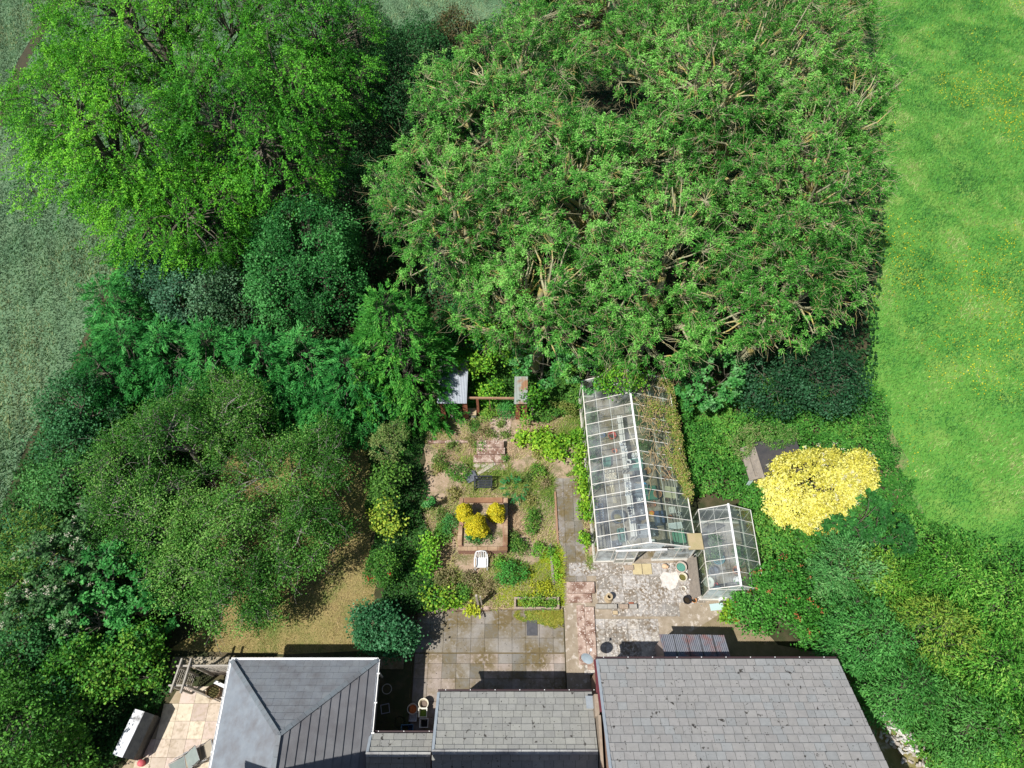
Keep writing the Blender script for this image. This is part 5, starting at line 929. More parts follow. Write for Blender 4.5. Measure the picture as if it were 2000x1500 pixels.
# black barbecue/bench with cover
t = thing('iron_bench', 'small black metal bench behind the raised planter', 'bench', (*pp(943, 945, 0.4), 0.0))
bl = (0.035, 0.04, 0.05); mb = MB()
for i in range(5): mb.bar((-0.36, -0.18 + i * 0.085, 0.42), (0.40, -0.18 + i * 0.085, 0.42), 0.06, 0.02, bl)
mb.build('seat', m_paint, t); mb = MB(); mb.bar((-0.38, 0.22, 0.80), (0.42, 0.22, 0.80), 0.05, 0.06, bl); mb.bar((-0.38, 0.21, 0.5), (0.42, 0.21, 0.5), 0.03, 0.04, bl)
for i in range(9): mb.bar((-0.34 + i * 0.09, 0.215, 0.5), (-0.34 + i * 0.09, 0.22, 0.78), 0.025, 0.015, bl)
mb.build('backrest', m_paint, t)
for s in (-0.39, 0.43):
    mb = MB(); mb.bar((s, 0.22, 0), (s, 0.22, 0.82), 0.045, 0.045, bl); mb.bar((s, -0.2, 0), (s, -0.2, 0.62), 0.045, 0.045, bl); mb.bar((s, -0.22, 0.62), (s, 0.22, 0.64), 0.05, 0.03, bl); mb.build('side_frame', m_paint, t)
block('metal_sheet', 'dark crumpled sheet of metal lying left of the black bench', 'metal sheet', 920, 930, 0.25, (0.55, 0.5, 0.03), 0.5, mat('dark_sheet', (0.10, 0.11, 0.13), (0.16, 0.17, 0.2), 6, 0.5, 0.6, 12), z=0.2)
for i, (u, v, rz, lab) in enumerate(((940, 918, 0.03, 'grey weathered plank behind the bench, nearest to it'), (945, 909, -0.05, 'grey weathered plank behind the bench, middle of three'), (950, 914, 0.6, 'grey weathered plank lying skewed over the other two'))):
    block('plank', lab, 'plank', u, v, 0.10 + 0.04 * i, (1.0, 0.16, 0.03), rz, mat('silver_wood', (0.46, 0.41, 0.34), (0.34, 0.3, 0.25), 8, 0.9, 0.4, 30), z=0.05 + 0.035 * i)
# leaning grey posts
t = thing('old_post', 'pair of grey weathered posts standing at the edge of the patio', 'post', (*pp(935, 1183, 0), 0.0)); mb = MB(); mb.bar((0, 0, 0), (-0.05, 0.05, 1.5), 0.09, 0.09); mb.bar((0.14, 0.02, 0), (0.12, 0.04, 1.35), 0.06, 0.06); mb.build('posts', MATS['silver_wood'], t)

# courtyard of pots
cy = LOW + 0.02
rim_pot('round grey pot in the shaded courtyard, furthest up', *pp(755, 1345, 0.1), cy, 0.20, 0.30, (0.45, 0.43, 0.38), soil=(0.1, 0.06, 0.05), fill=0.6)
rim_pot('blue plastic tub in the courtyard leaning next to the roof edge', *pp(752, 1362, 0.1), cy, 0.24, 0.26, (0.22, 0.32, 0.42), soil=(0.15, 0.22, 0.3), fill=0.3)
rim_pot('wide black hooped pot in the middle of the shaded courtyard', *pp(773, 1390, 0), cy, 0.23, 0.2, (0.25, 0.24, 0.22))
rim_pot('dark pot in the courtyard below the hooped one', *pp(760, 1409, 0), cy, 0.20, 0.22, (0.2, 0.2, 0.18))
rim_pot('grey rimmed black pot in the courtyard beside the blue bin', *pp(781, 1410, 0), cy, 0.21, 0.28, (0.35, 0.35, 0.33), fill=0.6)
rim_pot('pale pot filled with orange clay shards in the courtyard', *pp(805, 1384, 0.1), cy, 0.21, 0.3, (0.6, 0.55, 0.5), soil=(0.62, 0.17, 0.05), fill=0.7)
rim_pot('round cream pot in full sun at the courtyard edge', *pp(827, 1374, 0.1), cy, 0.20, 0.38, (0.78, 0.72, 0.58), soil=(0.22, 0.17, 0.14), fill=0.5)
def sq_pot(lab, u, v, s, h, col, soil, rz=0.0, z0=cy, zz=0.2, name='square_planter'):
    t = thing(name, lab, 'planter', (*pp(u, v, zz), z0), rz); mb = MB(); q = s / 2; b = q * 0.8; w_ = 0.025
    for sx, sy in ((1, 0), (-1, 0), (0, 1), (0, -1)):
        if sx: vs = [(sx * b, -b, 0), (sx * q, -q, h), (sx * q, q, h), (sx * b, b, 0), (sx * (b - w_), -b + w_, 0.0), (sx * (q - w_), -q + w_, h), (sx * (q - w_), q - w_, h), (sx * (b - w_), b - w_, 0.0)]
        else: vs = [(-b, sy * b, 0), (-q, sy * q, h), (q, sy * q, h), (b, sy * b, 0), (-b + w_, sy * (b - w_), 0.0), (-q + w_, sy * (q - w_), h), (q - w_, sy * (q - w_), h), (b - w_, sy * (b - w_), 0.0)]
        mb.add(vs, [(0, 1, 2, 3), (7, 6, 5, 4), (1, 5, 6, 2), (0, 3, 7, 4), (0, 4, 5, 1), (3, 2, 6, 7)], col)
    mb.build('body', m_paint, t); mb = MB(); mb.box(-b * .98, b * .98, -b * .98, b * .98, 0.01, h * 0.35, soil); mb.build('contents', MATS['compost'], t)
sq_pot('square white planter with green weeds inside in the courtyard', 825, 1391, 0.36, 0.4, (0.85, 0.84, 0.74), (0.12, 0.2, 0.03))
sq_pot('square white planter with a dark inside, lowest in the courtyard', 827, 1411, 0.36, 0.34, (0.85, 0.85, 0.82), (0.03, 0.03, 0.03))
sq_pot('grey square crate in the courtyard against the hipped building', 751, 1383, 0.36, 0.3, (0.36, 0.37, 0.42), (0.3, 0.31, 0.36), 0.2, name='crate')
sq_pot('white bucket shaped crate under the pot of orange shards', 805, 1399, 0.36, 0.16, (0.7, 0.72, 0.75), (0.6, 0.62, 0.66), 0.0, zz=0.0, name='crate')
sq_pot('blue recycling bin standing against the lean-to roof', 795, 1428, 0.5, 0.5, (0.10, 0.22, 0.36), (0.05, 0.1, 0.18), 0.05, name='bin')
sq_pot('small black tray on the courtyard floor', 792, 1376, 0.24, 0.08, (0.1, 0.1, 0.1), (0.05, 0.05, 0.04), 0.1, zz=0.0, name='tray')
# box between the greenhouses, boards, sheets
block('board', 'khaki board bridging the gap between the two greenhouses at eaves height', 'board', 1358, 1057, 1.69, (0.66, 0.74, 0.07), 0.02, mat('khaki_board', (0.34, 0.29, 0.15), (0.42, 0.33, 0.2), 3, 0.85, 0.2, 20))
t = thing('board_fence', 'grey weathered boards leaning along the small greenhouse', 'boards', (8.12, 8.9, 0)); mb = MB()
for i in range(4): mb.cbox((-0.10 + i * 0.07, 0.45 - 0.05 * i, 0.12 + i * 0.17), (0.185, 2.1 - i * 0.12, 0.025), -0.02, 0, radians(-66))
mb.build('boards', m_oldwood, t)
block('polystyrene_box', 'white box half hidden at the front of the small greenhouse', 'box', 1414, 1160, 0.0, (0.5, 0.4, 0.35), 0.3, m_white)
block('glass_sheet', 'pale sheet of glass on the ground below the small greenhouse', 'glass sheet', 1400, 1185, 0.02, (0.6, 0.3, 0.02), 0.1, mat('pale_glass', (0.42, 0.55, 0.55), None, rough=0.15))
rub = thing('rubble_heap', 'heap of whitish rubble along the forecourt edge beside the boards', 'rubble', (*pp(1358, 1118, 0), 0)); mb = MB()
for i in range(160):
    a, b = random.gauss(0, 0.16), random.gauss(0, 0.55); s_ = random.uniform(0.03, 0.10); mb.cbox((a, b, 0.03 + random.uniform(0, 0.12)), (s_, s_ * random.uniform(.5, 1.2), s_ * .7), random.uniform(0, 3), random.uniform(0, 1), random.uniform(0, 1), (random.uniform(0.5, 0.75),) * 3)
mb.build('rubble', m_paint, rub, kind='stuff')
# greenhouse contents
def G(x, y, z=0.037): return gl_pt(x, y, z)
def bench(lab, x0, x1, y0, y1, h, col=(0.6, 0.58, 0.54), name='staging', o=G):
    cx, cyy = (x0 + x1) / 2, (y0 + y1) / 2; c = o(cx, cyy); t = thing(name, lab, 'staging', c, GLr); mb = MB(); n = max(3, int((x1 - x0) / 0.14)); hx, hy = (x1 - x0) / 2, (y1 - y0) / 2
    for i in range(n): xx = -hx + (i + 0.5) * 2 * hx / n; mb.box(xx - 0.045, xx + 0.045, -hy, hy, h - 0.02, h, col)
    for yy in np.linspace(-hy + 0.1, hy - 0.1, max(2, int(hy * 2))): mb.box(-hx, hx, yy - 0.02, yy + 0.02, h - 0.062, h - 0.022, col)
    mb.build('slatted_top', m_oldwood if col[0] < 0.5 else m_paint, t)
    for sx in (-1, 1):
        for sy in (-1, 1): mb = MB(); mb.bar((sx * (hx - 0.05), sy * (hy - 0.05), 0), (sx * (hx - 0.05), sy * (hy - 0.05), h - 0.064), 0.04, 0.04, col); mb.build('leg', m_paint, t)
    return t
bench('white slatted staging down the middle of the long greenhouse, nearer the door', 1.68, 1.98, 0.9, 4.0, 0.7)
bench('white slatted staging in the middle of the long greenhouse, further back', 1.72, 1.98, 4.3, 7.2, 0.7)
bench('grey slatted staging along the right wall of the long greenhouse', 3.45, 4.15, 0.5, 4.4, 0.65, (0.42, 0.4, 0.36))
bench('dark slatted staging along the right wall at the back of the long greenhouse', 3.45, 4.15, 4.7, 7.8, 0.65, (0.3, 0.28, 0.25))
bench('low shelf at the left wall of the long greenhouse', 0.1, 0.75, 0.5, 3.0, 0.3, (0.14, 0.16, 0.19))
def bucket(lab, x, y, z, r_, h, col, soil=None, o=G, handle=True, name='bucket', cat='bucket'):
    c = o(x, y, z); t = rim_pot(lab, c[0], c[1], c[2], r_, h, col, name=name, cat=cat, soil=soil or (0.04, 0.04, 0.04), fill=0.3, k=16)
    if handle:
        mb = MB(); mb.tube([(r_, 0, h), (r_ * 0.7, 0.0, h + r_ * 0.5), (0, 0.0, h + r_ * 0.72), (-r_ * 0.7, 0, h + r_ * 0.5), (-r_, 0, h)], 0.008, 5, (0.5, 0.5, 0.5)); mb.build('handle', m_paint, t)
    return t
bucket('red bucket on the floor near the back of the long greenhouse', 1.45, 6.35, 0.037, 0.2, 0.24, (0.62, 0.06, 0.04))
bucket('blue bucket next to the red one in the long greenhouse', 0.98, 6.4, 0.037, 0.13, 0.2, (0.06, 0.14, 0.32))
bucket('orange bowl beyond the ridge shadow in the long greenhouse', 1.5, 5.55, 0.037, 0.14, 0.1, (0.6, 0.2, 0.08), handle=False, name='bowl', cat='bowl')
bucket('blue bowl on the middle staging of the long greenhouse', 2.75, 3.7, 0.037, 0.1, 0.1, (0.05, 0.3, 0.6), handle=False, name='bowl', cat='bowl')
bucket('large dark water tub with a yellow rim of weed inside the greenhouse', 1.25, 2.0, 0.037, 0.32, 0.4, (0.10, 0.12, 0.14), soil=(0.2, 0.17, 0.03), handle=False, name='tub', cat='tub')
bucket('white bucket hanging high under the ridge of the greenhouse', 2.0, 4.6, 0.705, 0.12, 0.15, (0.8, 0.8, 0.78))
for i, (x, y, z, sx, sy, sz, col, nm, lab) in enumerate([
        (1.05, 4.95, .037, .35, .45, .3, (0.10, 0.26, 0.2), 'storage_box', 'green storage box in the long greenhouse, left of the staging'),
        (2.45, 4.7, .037, .6, .5, .35, (0.12, 0.33, 0.27), 'storage_box', 'larger teal storage box right of the staging'),
        (2.55, 4.1, .037, .55, .45, .4, (0.08, 0.10, 0.11), 'storage_box', 'black storage box just in front of the teal one'),
        (2.45, 3.3, .037, .75, .55, .45, (0.16, 0.22, 0.26), 'glass_tank', 'bluish glass tank in the middle of the long greenhouse'),
        (3.0, 3.2, .037, .55, .7, .3, (0.03, 0.16, 0.10), 'tarpaulin_bundle', 'dark green folded tarpaulin by the staging'),
        (3.85, 0.75, .687, .5, .55, .25, (0.15, 0.42, 0.28), 'green_crate', 'green crate on the right staging nearest the door'),
        (3.8, 3.0, .687, .5, .55, .08, (0.66, 0.62, 0.42), 'seed_tray', 'cream tray on the right staging'),
        (3.75, 2.1, .687, .28, .28, .12, (0.75, 0.73, 0.70), 'seed_tray', 'small white tray on the right staging, tilted'),
        (3.8, 1.35, .687, .6, .3, .06, (0.74, 0.78, 0.8), 'seed_tray', 'long white tray on the right staging'),
        (2.25, 2.3, .037, .5, .8, .4, (0.10, 0.13, 0.18), 'crate_of_pots', 'dark crate packed with small pots beneath the ridge'),
        (2.3, 1.3, .037, .45, .5, .5, (0.3, 0.34, 0.38), 'metal_tank', 'grey metal tank near the door of the long greenhouse'),
        (1.35, 1.15, .037, .3, .6, .3, (0.14, 0.30, 0.26), 'storage_box', 'narrow green box left of the staging near the door'),
        (1.65, 0.45, .037, .6, .5, .03, (0.62, 0.55, 0.42), 'floor_board', 'pale board on the floor just inside the greenhouse door'),
        (2.75, 0.8, .037, .22, .22, .28, (0.8, 0.8, 0.8), 'white_canister', 'white canister right of the greenhouse door'),
        (3.2, 1.9, .037, .4, .6, .5, (0.05, 0.08, 0.16), 'blue_sack', 'navy sack right of the ridge in the long greenhouse')]):
    c = G(x, y, z); mb = MB(); cx_, cy_ = 0, 0
    if nm in ('storage_box', 'green_crate', 'crate_of_pots', 'glass_tank', 'seed_tray', 'metal_tank'):
        w_ = 0.02
        for a in ((-sx / 2, sx / 2, -sy / 2, -sy / 2 + w_), (-sx / 2, sx / 2, sy / 2 - w_, sy / 2), (-sx / 2, -sx / 2 + w_, -sy / 2 + w_, sy / 2 - w_), (sx / 2 - w_, sx / 2, -sy / 2 + w_, sy / 2 - w_)): mb.box(*a, 0, sz, col)
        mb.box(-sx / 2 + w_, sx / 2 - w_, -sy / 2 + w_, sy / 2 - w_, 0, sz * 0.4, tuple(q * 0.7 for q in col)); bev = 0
    else: mb.cbox((0, 0, sz / 2), (sx, sy, sz), col=col); bev = min(sz * 0.3, 0.05)
    o = mb.build(nm, m_paint, None, bevel=bev); o.location = c; o.rotation_euler = (0, 0, random.uniform(-0.15, 0.15)); tag(o, lab, nm.replace('_', ' ').split()[-1])
    if nm == 'crate_of_pots':
        for a in range(3):
            for b in range(5):
                q = MB(); q.lathe([(0.001, 0), (0.045, 0), (0.06, 0.12), (0.05, 0.12), (0.04, 0.02), (0.001, 0.02)], (-0.15 + a * 0.15, -0.3 + b * 0.15, 0.17), 10, random.choice([(0.1, 0.12, 0.15), (0.4, 0.42, 0.45), (0.05, 0.05, 0.06)])); q.build('small_pot', m_paint, o)
def pot_tray(lab, x, y, z, nx, ny, cols):
    c = G(x, y, z); t = thing('pot_tray', lab, 'tray of pots', c, GLr + random.uniform(-0.2, 0.2)); mb = MB(); mb.box(-nx * .07, nx * .07, -ny * .07, ny * .07, 0, 0.02, cols[0]); mb.build('tray', m_paint, t)
    for a in range(nx):
        for b in range(ny):
            if random.random() < 0.15: continue
            q = MB(); q.lathe([(0.001, 0), (0.045, 0), (0.062, 0.11), (0.052, 0.11), (0.04, 0.02), (0.001, 0.02)], (-nx * .07 + .07 + a * 0.14, -ny * .07 + .07 + b * 0.14, 0.021), 9, random.choice(cols)); q.build('small_pot', m_paint, t)
wb = [(0.7, 0.72, 0.74), (0.5, 0.53, 0.56), (0.75, 0.74, 0.7), (0.1, 0.12, 0.16)]; tb_ = [(0.2, 0.12, 0.09), (0.5, 0.22, 0.12), (0.42, 0.18, 0.1), (0.08, 0.08, 0.09)]; kb = [(0.06, 0.07, 0.09), (0.12, 0.15, 0.2), (0.3, 0.34, 0.4), (0.03, 0.03, 0.04)]
for a in ((1.83, 3.2, .705, 2, 5, wb, 'tray of white and grey pots on the middle staging'), (1.83, 1.9, .705, 2, 6, kb, 'tray of black pots at the near end of the middle staging'), (1.85, 5.4, .705, 2, 5, wb, 'tray of pale pots on the further middle staging'),
          (2.25, 2.95, .037, 5, 3, wb, 'white pots heaped on the floor under the ridge'), (2.8, 1.45, .037, 4, 5, kb, 'dark pots on the floor right of the metal tank'), (2.9, 2.75, .037, 4, 3, tb_, 'clay pots on the floor in front of the navy sack'),
          (1.05, 0.75, .037, 4, 3, kb, 'dark pots on the floor at the left of the doorway'), (0.42, 2.2, .305, 3, 7, [(0.14, 0.17, 0.24), (0.3, 0.34, 0.42), (0.06, 0.07, 0.1)], 'bluish pots along the low shelf'), (3.9, 3.9, .687, 3, 3, tb_, 'clay pots at the far end of the front right staging'), (2.6, 5.2, .037, 4, 3, wb, 'pale pots behind the teal storage box'), (1.2, 4.3, .037, 4, 3, [(0.62, 0.55, 0.42), (0.5, 0.42, 0.3), (0.7, 0.66, 0.58)], 'cream pots beside the bundle of canes')):
    pot_tray(a[6], *a[:6])
G_gp = 'small pots on the right staging of the long greenhouse'
spots = [(3.6, 6.9), (3.9, 6.3), (3.65, 5.8), (3.95, 5.2), (3.6, 4.2), (3.55, 2.6), (3.95, 2.5), (3.6, 1.75), (4.0, 1.9), (3.55, 3.7)]
cols_ = [terra, (0.45, 0.2, 0.12), black, (0.1, 0.25, 0.15), (0.55, 0.24, 0.12), (0.2, 0.1, 0.08), black, terra, (0.5, 0.5, 0.5), (0.35, 0.16, 0.1)]
for i, ((x, y), cc) in enumerate(zip(spots, cols_)):
    c = G(x, y, .687); rim_pot(['terracotta pot at the far end of the right staging', 'brown pot second from the far end of the right staging', 'black pot third from the far end of the right staging', 'dark green pot under the edge of the dry climber', 'orange pot at the near end of the back staging', 'brown clay pot beside the cream tray', 'black pot beside the cream tray', 'orange clay pot between the white trays', 'grey pot at the glass wall between the white trays', 'dull clay pot beyond the cream tray'][i], c[0], c[1], c[2], random.uniform(0.09, 0.13), 0.14, cc, group=G_gp, k=14)
for i, (x, y, cc, s_, lab) in enumerate([(3.0, 4.4, (0.5, 0.3, 0.12), 0.16, 'tan basket right of the ridge, beside the tarpaulin'), (2.9, 2.2, (0.7, 0.2, 0.05), 0.12, 'orange and yellow flower pot right of the ridge'), (3.25, 3.05, (0.45, 0.22, 0.1), 0.2, 'round brown basket in front of the tarpaulin')]):
    c = G(x, y, .34 if i == 2 else 0.037); rim_pot(lab, c[0], c[1], c[2], s_, 0.16, cc, name='basket' if i != 1 else 'flower_pot', cat='basket' if i != 1 else 'pot', soil=(0.25, 0.13, 0.06) if i != 1 else (0.75, 0.4, 0.03), k=16)
for i, (x, y, l_, a_, lab) in enumerate([(1.2, 3.6, 1.6, 0.1, 'bundle of pale canes on the floor left of the staging'), (2.6, 6.0, 1.8, 0.25, 'pale pole leaning behind the ridge at the back'), (1.9, 0.6, 0.9, 0.6, 'white stick on the board by the door')]):
    c = G(x, y, 0.06); t = thing('canes', lab, 'canes', c, a_); mb = MB()
    for k in range(6 if i == 0 else 2): mb.tube([(k * 0.03 - 0.08, -l_ / 2, k % 2 * 0.02), (k * 0.035 - 0.09 + random.uniform(-.05, .05), l_ / 2, 0.02 + k % 2 * 0.02)], 0.012, 5, (0.66, 0.58, 0.42))
    mb.build('canes', m_paint, t)
def plant_at(name, lab, cat, x, y, zc, rx, ry, rz, kind='herb', seed=0, pal=None, group=None, dens=1.0, wood=False, lscale=1.0, accent=None):
    """same builder, placed by world position"""
    global P
    old = P; P = lambda u, v, z=0.0: (u, v, z)
    try: return tree(name, lab, cat, [(x, y, zc, rx, ry, rz)], kind, group, seed=seed, pal=pal, dens=dens, wood=wood, lscale=lscale, trunk_r=0.02, accent=accent)
    finally: P = old
gp = [(0.07, 0.16, 0.05), (0.10, 0.22, 0.08), (0.16, 0.28, 0.12)]
for i, (x, y, zc, a, b_, c_, lab) in enumerate([(0.42, 7.3, 0.4, 0.3, 0.7, 0.4, 'weeds at the back left corner inside the long greenhouse'), (0.36, 5.6, 0.35, 0.25, 0.8, 0.35, 'weeds against the left glass in the middle of the long greenhouse'), (0.36, 3.9, 0.35, 0.25, 0.6, 0.35, 'weeds against the left glass beyond the low shelf'), (3.0, 7.3, 0.6, 0.6, 0.7, 0.6, 'plants at the back right corner inside the long greenhouse'), (2.9, 5.6, 0.5, 0.4, 0.5, 0.5, 'leafy plant in front of the dark staging')]):
    c = G(x, y); plant_at('greenhouse_plant', lab, 'plant', c[0], c[1], zc, a, b_, c_, seed=240 + i, pal=gp, dens=0.8)
S = lambda x, y, z=0.037: (8.40 + x, 8.35 + y, z)
for i, (x, y, zc, a, b_, c_, lab) in enumerate([(0.8, 2.5, 0.4, 0.4, 0.4, 0.4, 'leafy weeds at the back of the small greenhouse'), (0.75, 1.9, 0.35, 0.35, 0.35, 0.35, 'pale weeds in the middle of the small greenhouse'), (1.9, 2.0, 0.4, 0.25, 0.5, 0.4, 'climber under the right roof of the small greenhouse')]):
    c = S(x, y); plant_at('greenhouse_plant', lab, 'plant', c[0], c[1], zc, a, b_, c_, seed=250 + i, pal=gp, dens=0.8)
bucket('teal tub at the centre of the small greenhouse', 1.0, 1.75, 0.037, 0.26, 0.3, (0.08, 0.28, 0.32), soil=(0.06, 0.22, 0.26), o=S, handle=False, name='tub', cat='tub')
bucket('white round tray near the front of the small greenhouse', 0.45, 0.75, 0.037, 0.24, 0.08, (0.8, 0.8, 0.76), soil=(0.7, 0.7, 0.66), o=S, handle=False, name='tray', cat='tray')
bucket('small red pot beside the white tray in the small greenhouse', 0.75, 0.62, 0.037, 0.09, 0.14, (0.6, 0.12, 0.1), o=S, handle=False, name='plant_pot', cat='pot')
bucket('teal bowl at the very front of the small greenhouse', 0.75, 0.3, 0.037, 0.25, 0.18, (0.10, 0.26, 0.3), soil=(0.08, 0.2, 0.25), o=S, handle=False, name='tub', cat='tub')
bucket('dark dustbin with ridges in the small greenhouse', 0.65, 1.15, 0.037, 0.2, 0.42, (0.12, 0.15, 0.2), o=S, handle=False, name='dustbin', cat='bin')
bucket('terracotta pot under the right roof of the small greenhouse, further back', 1.75, 1.25, 0.037, 0.17, 0.24, terra, o=S, handle=False, name='plant_pot', cat='pot')
bucket('terracotta pot under the right roof of the small greenhouse, at the front', 1.75, 0.35, 0.037, 0.17, 0.26, (0.55, 0.24, 0.1), o=S, handle=False, name='plant_pot', cat='pot')
t = thing('white_sack', 'white crumpled sack between the two clay pots in the small greenhouse', 'sack', S(1.75, 0.8)); mb = MB(); mb.lathe([(0.001, 0), (0.2, 0.02), (0.22, 0.15), (0.14, 0.3), (0.001, 0.34)], k=9, col=(0.75, 0.73, 0.74)); mb.build('sack', m_paint, t)
t = thing('board', 'dark board leaning at the back of the small greenhouse', 'board', S(0.9, 3.2)); mb = MB(); mb.cbox((0, 0, 0.35), (0.7, 0.04, 0.75), 0.5, radians(35), 0, (0.2, 0.19, 0.18)); mb.build('board', m_paint, t)

# garden plants between the paths
G_hb = 'weeds and clumps in the garden'
hb = [(1005, 955, .4, .45, .55, .5, 'conifer', [(0.03, 0.2, 0.05), (0.05, 0.28, 0.08), (0.08, 0.34, 0.12)], 'blue-green feathery clump right of the raised planter'),
      (880, 1025, .3, .5, .45, .35, 'herb', [(0.05, 0.22, 0.05), (0.08, 0.28, 0.07)], 'rounded green clump left of the raised planter'),
      (895, 925, .3, .6, .45, .35, 'herb', None, 'weeds left of the crumpled metal sheet'),
      (860, 900, .3, .4, .6, .3, 'herb', [(0.14, 0.26, 0.05), (0.24, 0.32, 0.07)], 'olive coloured weeds near the left edge of the upper garden'),
      (940, 990, .2, .01, .01, .01, 'herb', None, ''),
      (1040, 1020, .35, .35, .6, .4, 'herb', [(0.10, 0.28, 0.04), (0.2, 0.36, 0.06)], 'tall weeds between the planter and the paved path'),
      (1000, 1120, .4, .7, .5, .45, 'herb', [(0.06, 0.28, 0.04), (0.09, 0.34, 0.06)], 'big green clump right of the white chair'),
      (1060, 1075, .3, .5, .35, .3, 'herb', [(0.09, 0.3, 0.04), (0.2, 0.42, 0.05)], 'green clump beside the lower end of the path'),
      (1010, 1065, .25, .35, .3, .3, 'herb', None, 'low weeds at the right front corner of the planter'),
      (975, 1100, .2, .3, .25, .22, 'herb', [(0.10, 0.32, 0.04), (0.2, 0.42, 0.05)], 'small weeds at the right arm of the white chair'),
      (955, 770, .8, .7, .5, .8, 'bright', None, 'bright bush behind the rusty beam'),
      (990, 800, .5, .5, .4, .5, 'herb', [(0.04, 0.2, 0.04), (0.07, 0.28, 0.06)], 'green weeds under the rusty beam'),
      (960, 810, .35, .5, .3, .35, 'herb', None, 'weeds at the right end of the sandstone bench'),
      (1100, 800, .4, .7, .5, .4, 'herb', [(0.18, 0.26, 0.05), (0.3, 0.32, 0.09)], 'olive weeds by the back left of the long greenhouse'),
      (1050, 920, .3, .4, .3, .3, 'herb', None, 'low clump above the top of the paved path'),
      (880, 1170, .3, .5, .35, .3, 'vine', None, 'lime coloured bramble at the top left of the patio'),
      (930, 1190, .15, .45, .15, .15, 'vine', [(0.36, 0.48, 0.04), (0.5, 0.55, 0.05)], 'yellow stonecrop at the foot of the grey posts'),
      (1060, 1150, .12, .8, .5, .15, 'herb', [(0.4, 0.46, 0.03), (0.5, 0.52, 0.04)], 'yellow moss mound above the brick trough'),
      (1085, 1105, .12, .22, .7, .15, 'herb', [(0.16, 0.4, 0.03), (0.25, 0.5, 0.04)], 'bright green creeper along the path edging'),
      (1375, 1100, .2, .3, .4, .25, 'herb', [(0.3, 0.36, 0.12), (0.4, 0.42, 0.2)], 'pale dry weeds between the box and the boards'),
      (1425, 1195, .3, .4, .35, .35, 'vine', [(0.2, 0.4, 0.03), (0.35, 0.5, 0.04)], 'yellow-green seedling clump below the small greenhouse'),
      (1142, 1055, .25, .18, .3, .25, 'vine', None, 'small lime clump at the front left of the long greenhouse'),
      (870, 1130, .3, .5, .4, .35, 'herb', [(0.2, 0.22, 0.08), (0.32, 0.28, 0.14)], 'dry brown shrublet left of the white chair'),
      (915, 1130, .25, .4, .35, .25, 'herb', [(0.3, 0.26, 0.14), (0.2, 0.22, 0.08)], 'straw coloured clump below the white chair')]
for i, (u, v, z, a, b_, c_, kd, pl, lab) in enumerate(hb):
    if lab: tree('garden_plant', lab, 'plant', [(u, v, z, a, b_, c_)], kd, G_hb, seed=260 + i, pal=pl, wood=False, dens=0.9, lscale={'vine': 0.85, 'conifer': 0.45}.get(kd, 1.0))
for i, (pts, lab) in enumerate(((((1020, 855), (1050, 870), (1080, 885), (1060, 850)), 'lime green bramble sprawling across the upper garden, left half'), (((1080, 870), (1110, 860), (1135, 850), (1095, 895)), 'lime green bramble sprawling across the upper garden, right half'), (((1135, 880), (1130, 905), (1140, 930)), 'lime green vine along the left glass wall, upper part'), (((1140, 955), (1143, 985), (1148, 1000)), 'lime green vine along the left glass wall, lower part'))):
    tree('bramble', lab, 'bramble', [(u, v, 0.3, 0.38 if i < 2 else 0.24, 0.34, 0.32) for u, v in pts], 'vine', 'lime green brambles', seed=300 + i, wood=False, dens=0.9, lscale=0.9)
plant_at('planter_weeds', 'green weeds growing in the front half of the raised planter', 'plant', -1.5, 10.95, 0.6, 0.6, 0.3, 0.2, seed=310, pal=[(0.06, 0.2, 0.04), (0.12, 0.26, 0.06), (0.25, 0.3, 0.1)])
plant_at('planter_weeds', 'dark green cushion plant below the biggest golden conifer', 'plant', -1.75, 11.0, 0.62, 0.25, 0.22, 0.2, seed=311, pal=[(0.02, 0.18, 0.05), (0.03, 0.24, 0.08)])

r9 = np.random.default_rng(99)
for i in range(34):                                                   # small clumps scattered through the neglected beds
    u, v = [(r9.uniform(835, 895), r9.uniform(835, 1175)), (r9.uniform(1000, 1085), r9.uniform(830, 1090)), (r9.uniform(890, 1000), r9.uniform(820, 900)), (r9.uniform(870, 960), r9.uniform(1115, 1180))][i % 4]
    w_ = ['left edge', 'right part', 'upper middle', 'patch below the white chair'][i % 4]; k_ = ['smallest', 'low', 'straggling', 'half dry', 'fresh green', 'dull green', 'flattened', 'pale', 'dense'][i // 4]
    a_ = r9.uniform(0.14, 0.34); pl = [[(0.08, 0.24, 0.04), (0.14, 0.32, 0.05)], [(0.26, 0.28, 0.08), (0.36, 0.32, 0.12)], [(0.12, 0.22, 0.05), (0.2, 0.3, 0.07)], [(0.34, 0.28, 0.15), (0.22, 0.24, 0.08)]][(i * 7 // 3) % 4]
    tree('garden_plant', '%s clump of weeds in the %s of the neglected garden' % (k_, w_) if i % 4 < 3 else '%s clump of weeds in the patch below the white chair' % k_, 'plant', [(u, v, a_ * 0.7, a_, a_ * r9.uniform(.7, 1.3), a_ * 0.7)], 'herb', G_hb, seed=400 + i, pal=pl, wood=False, dens=0.8)

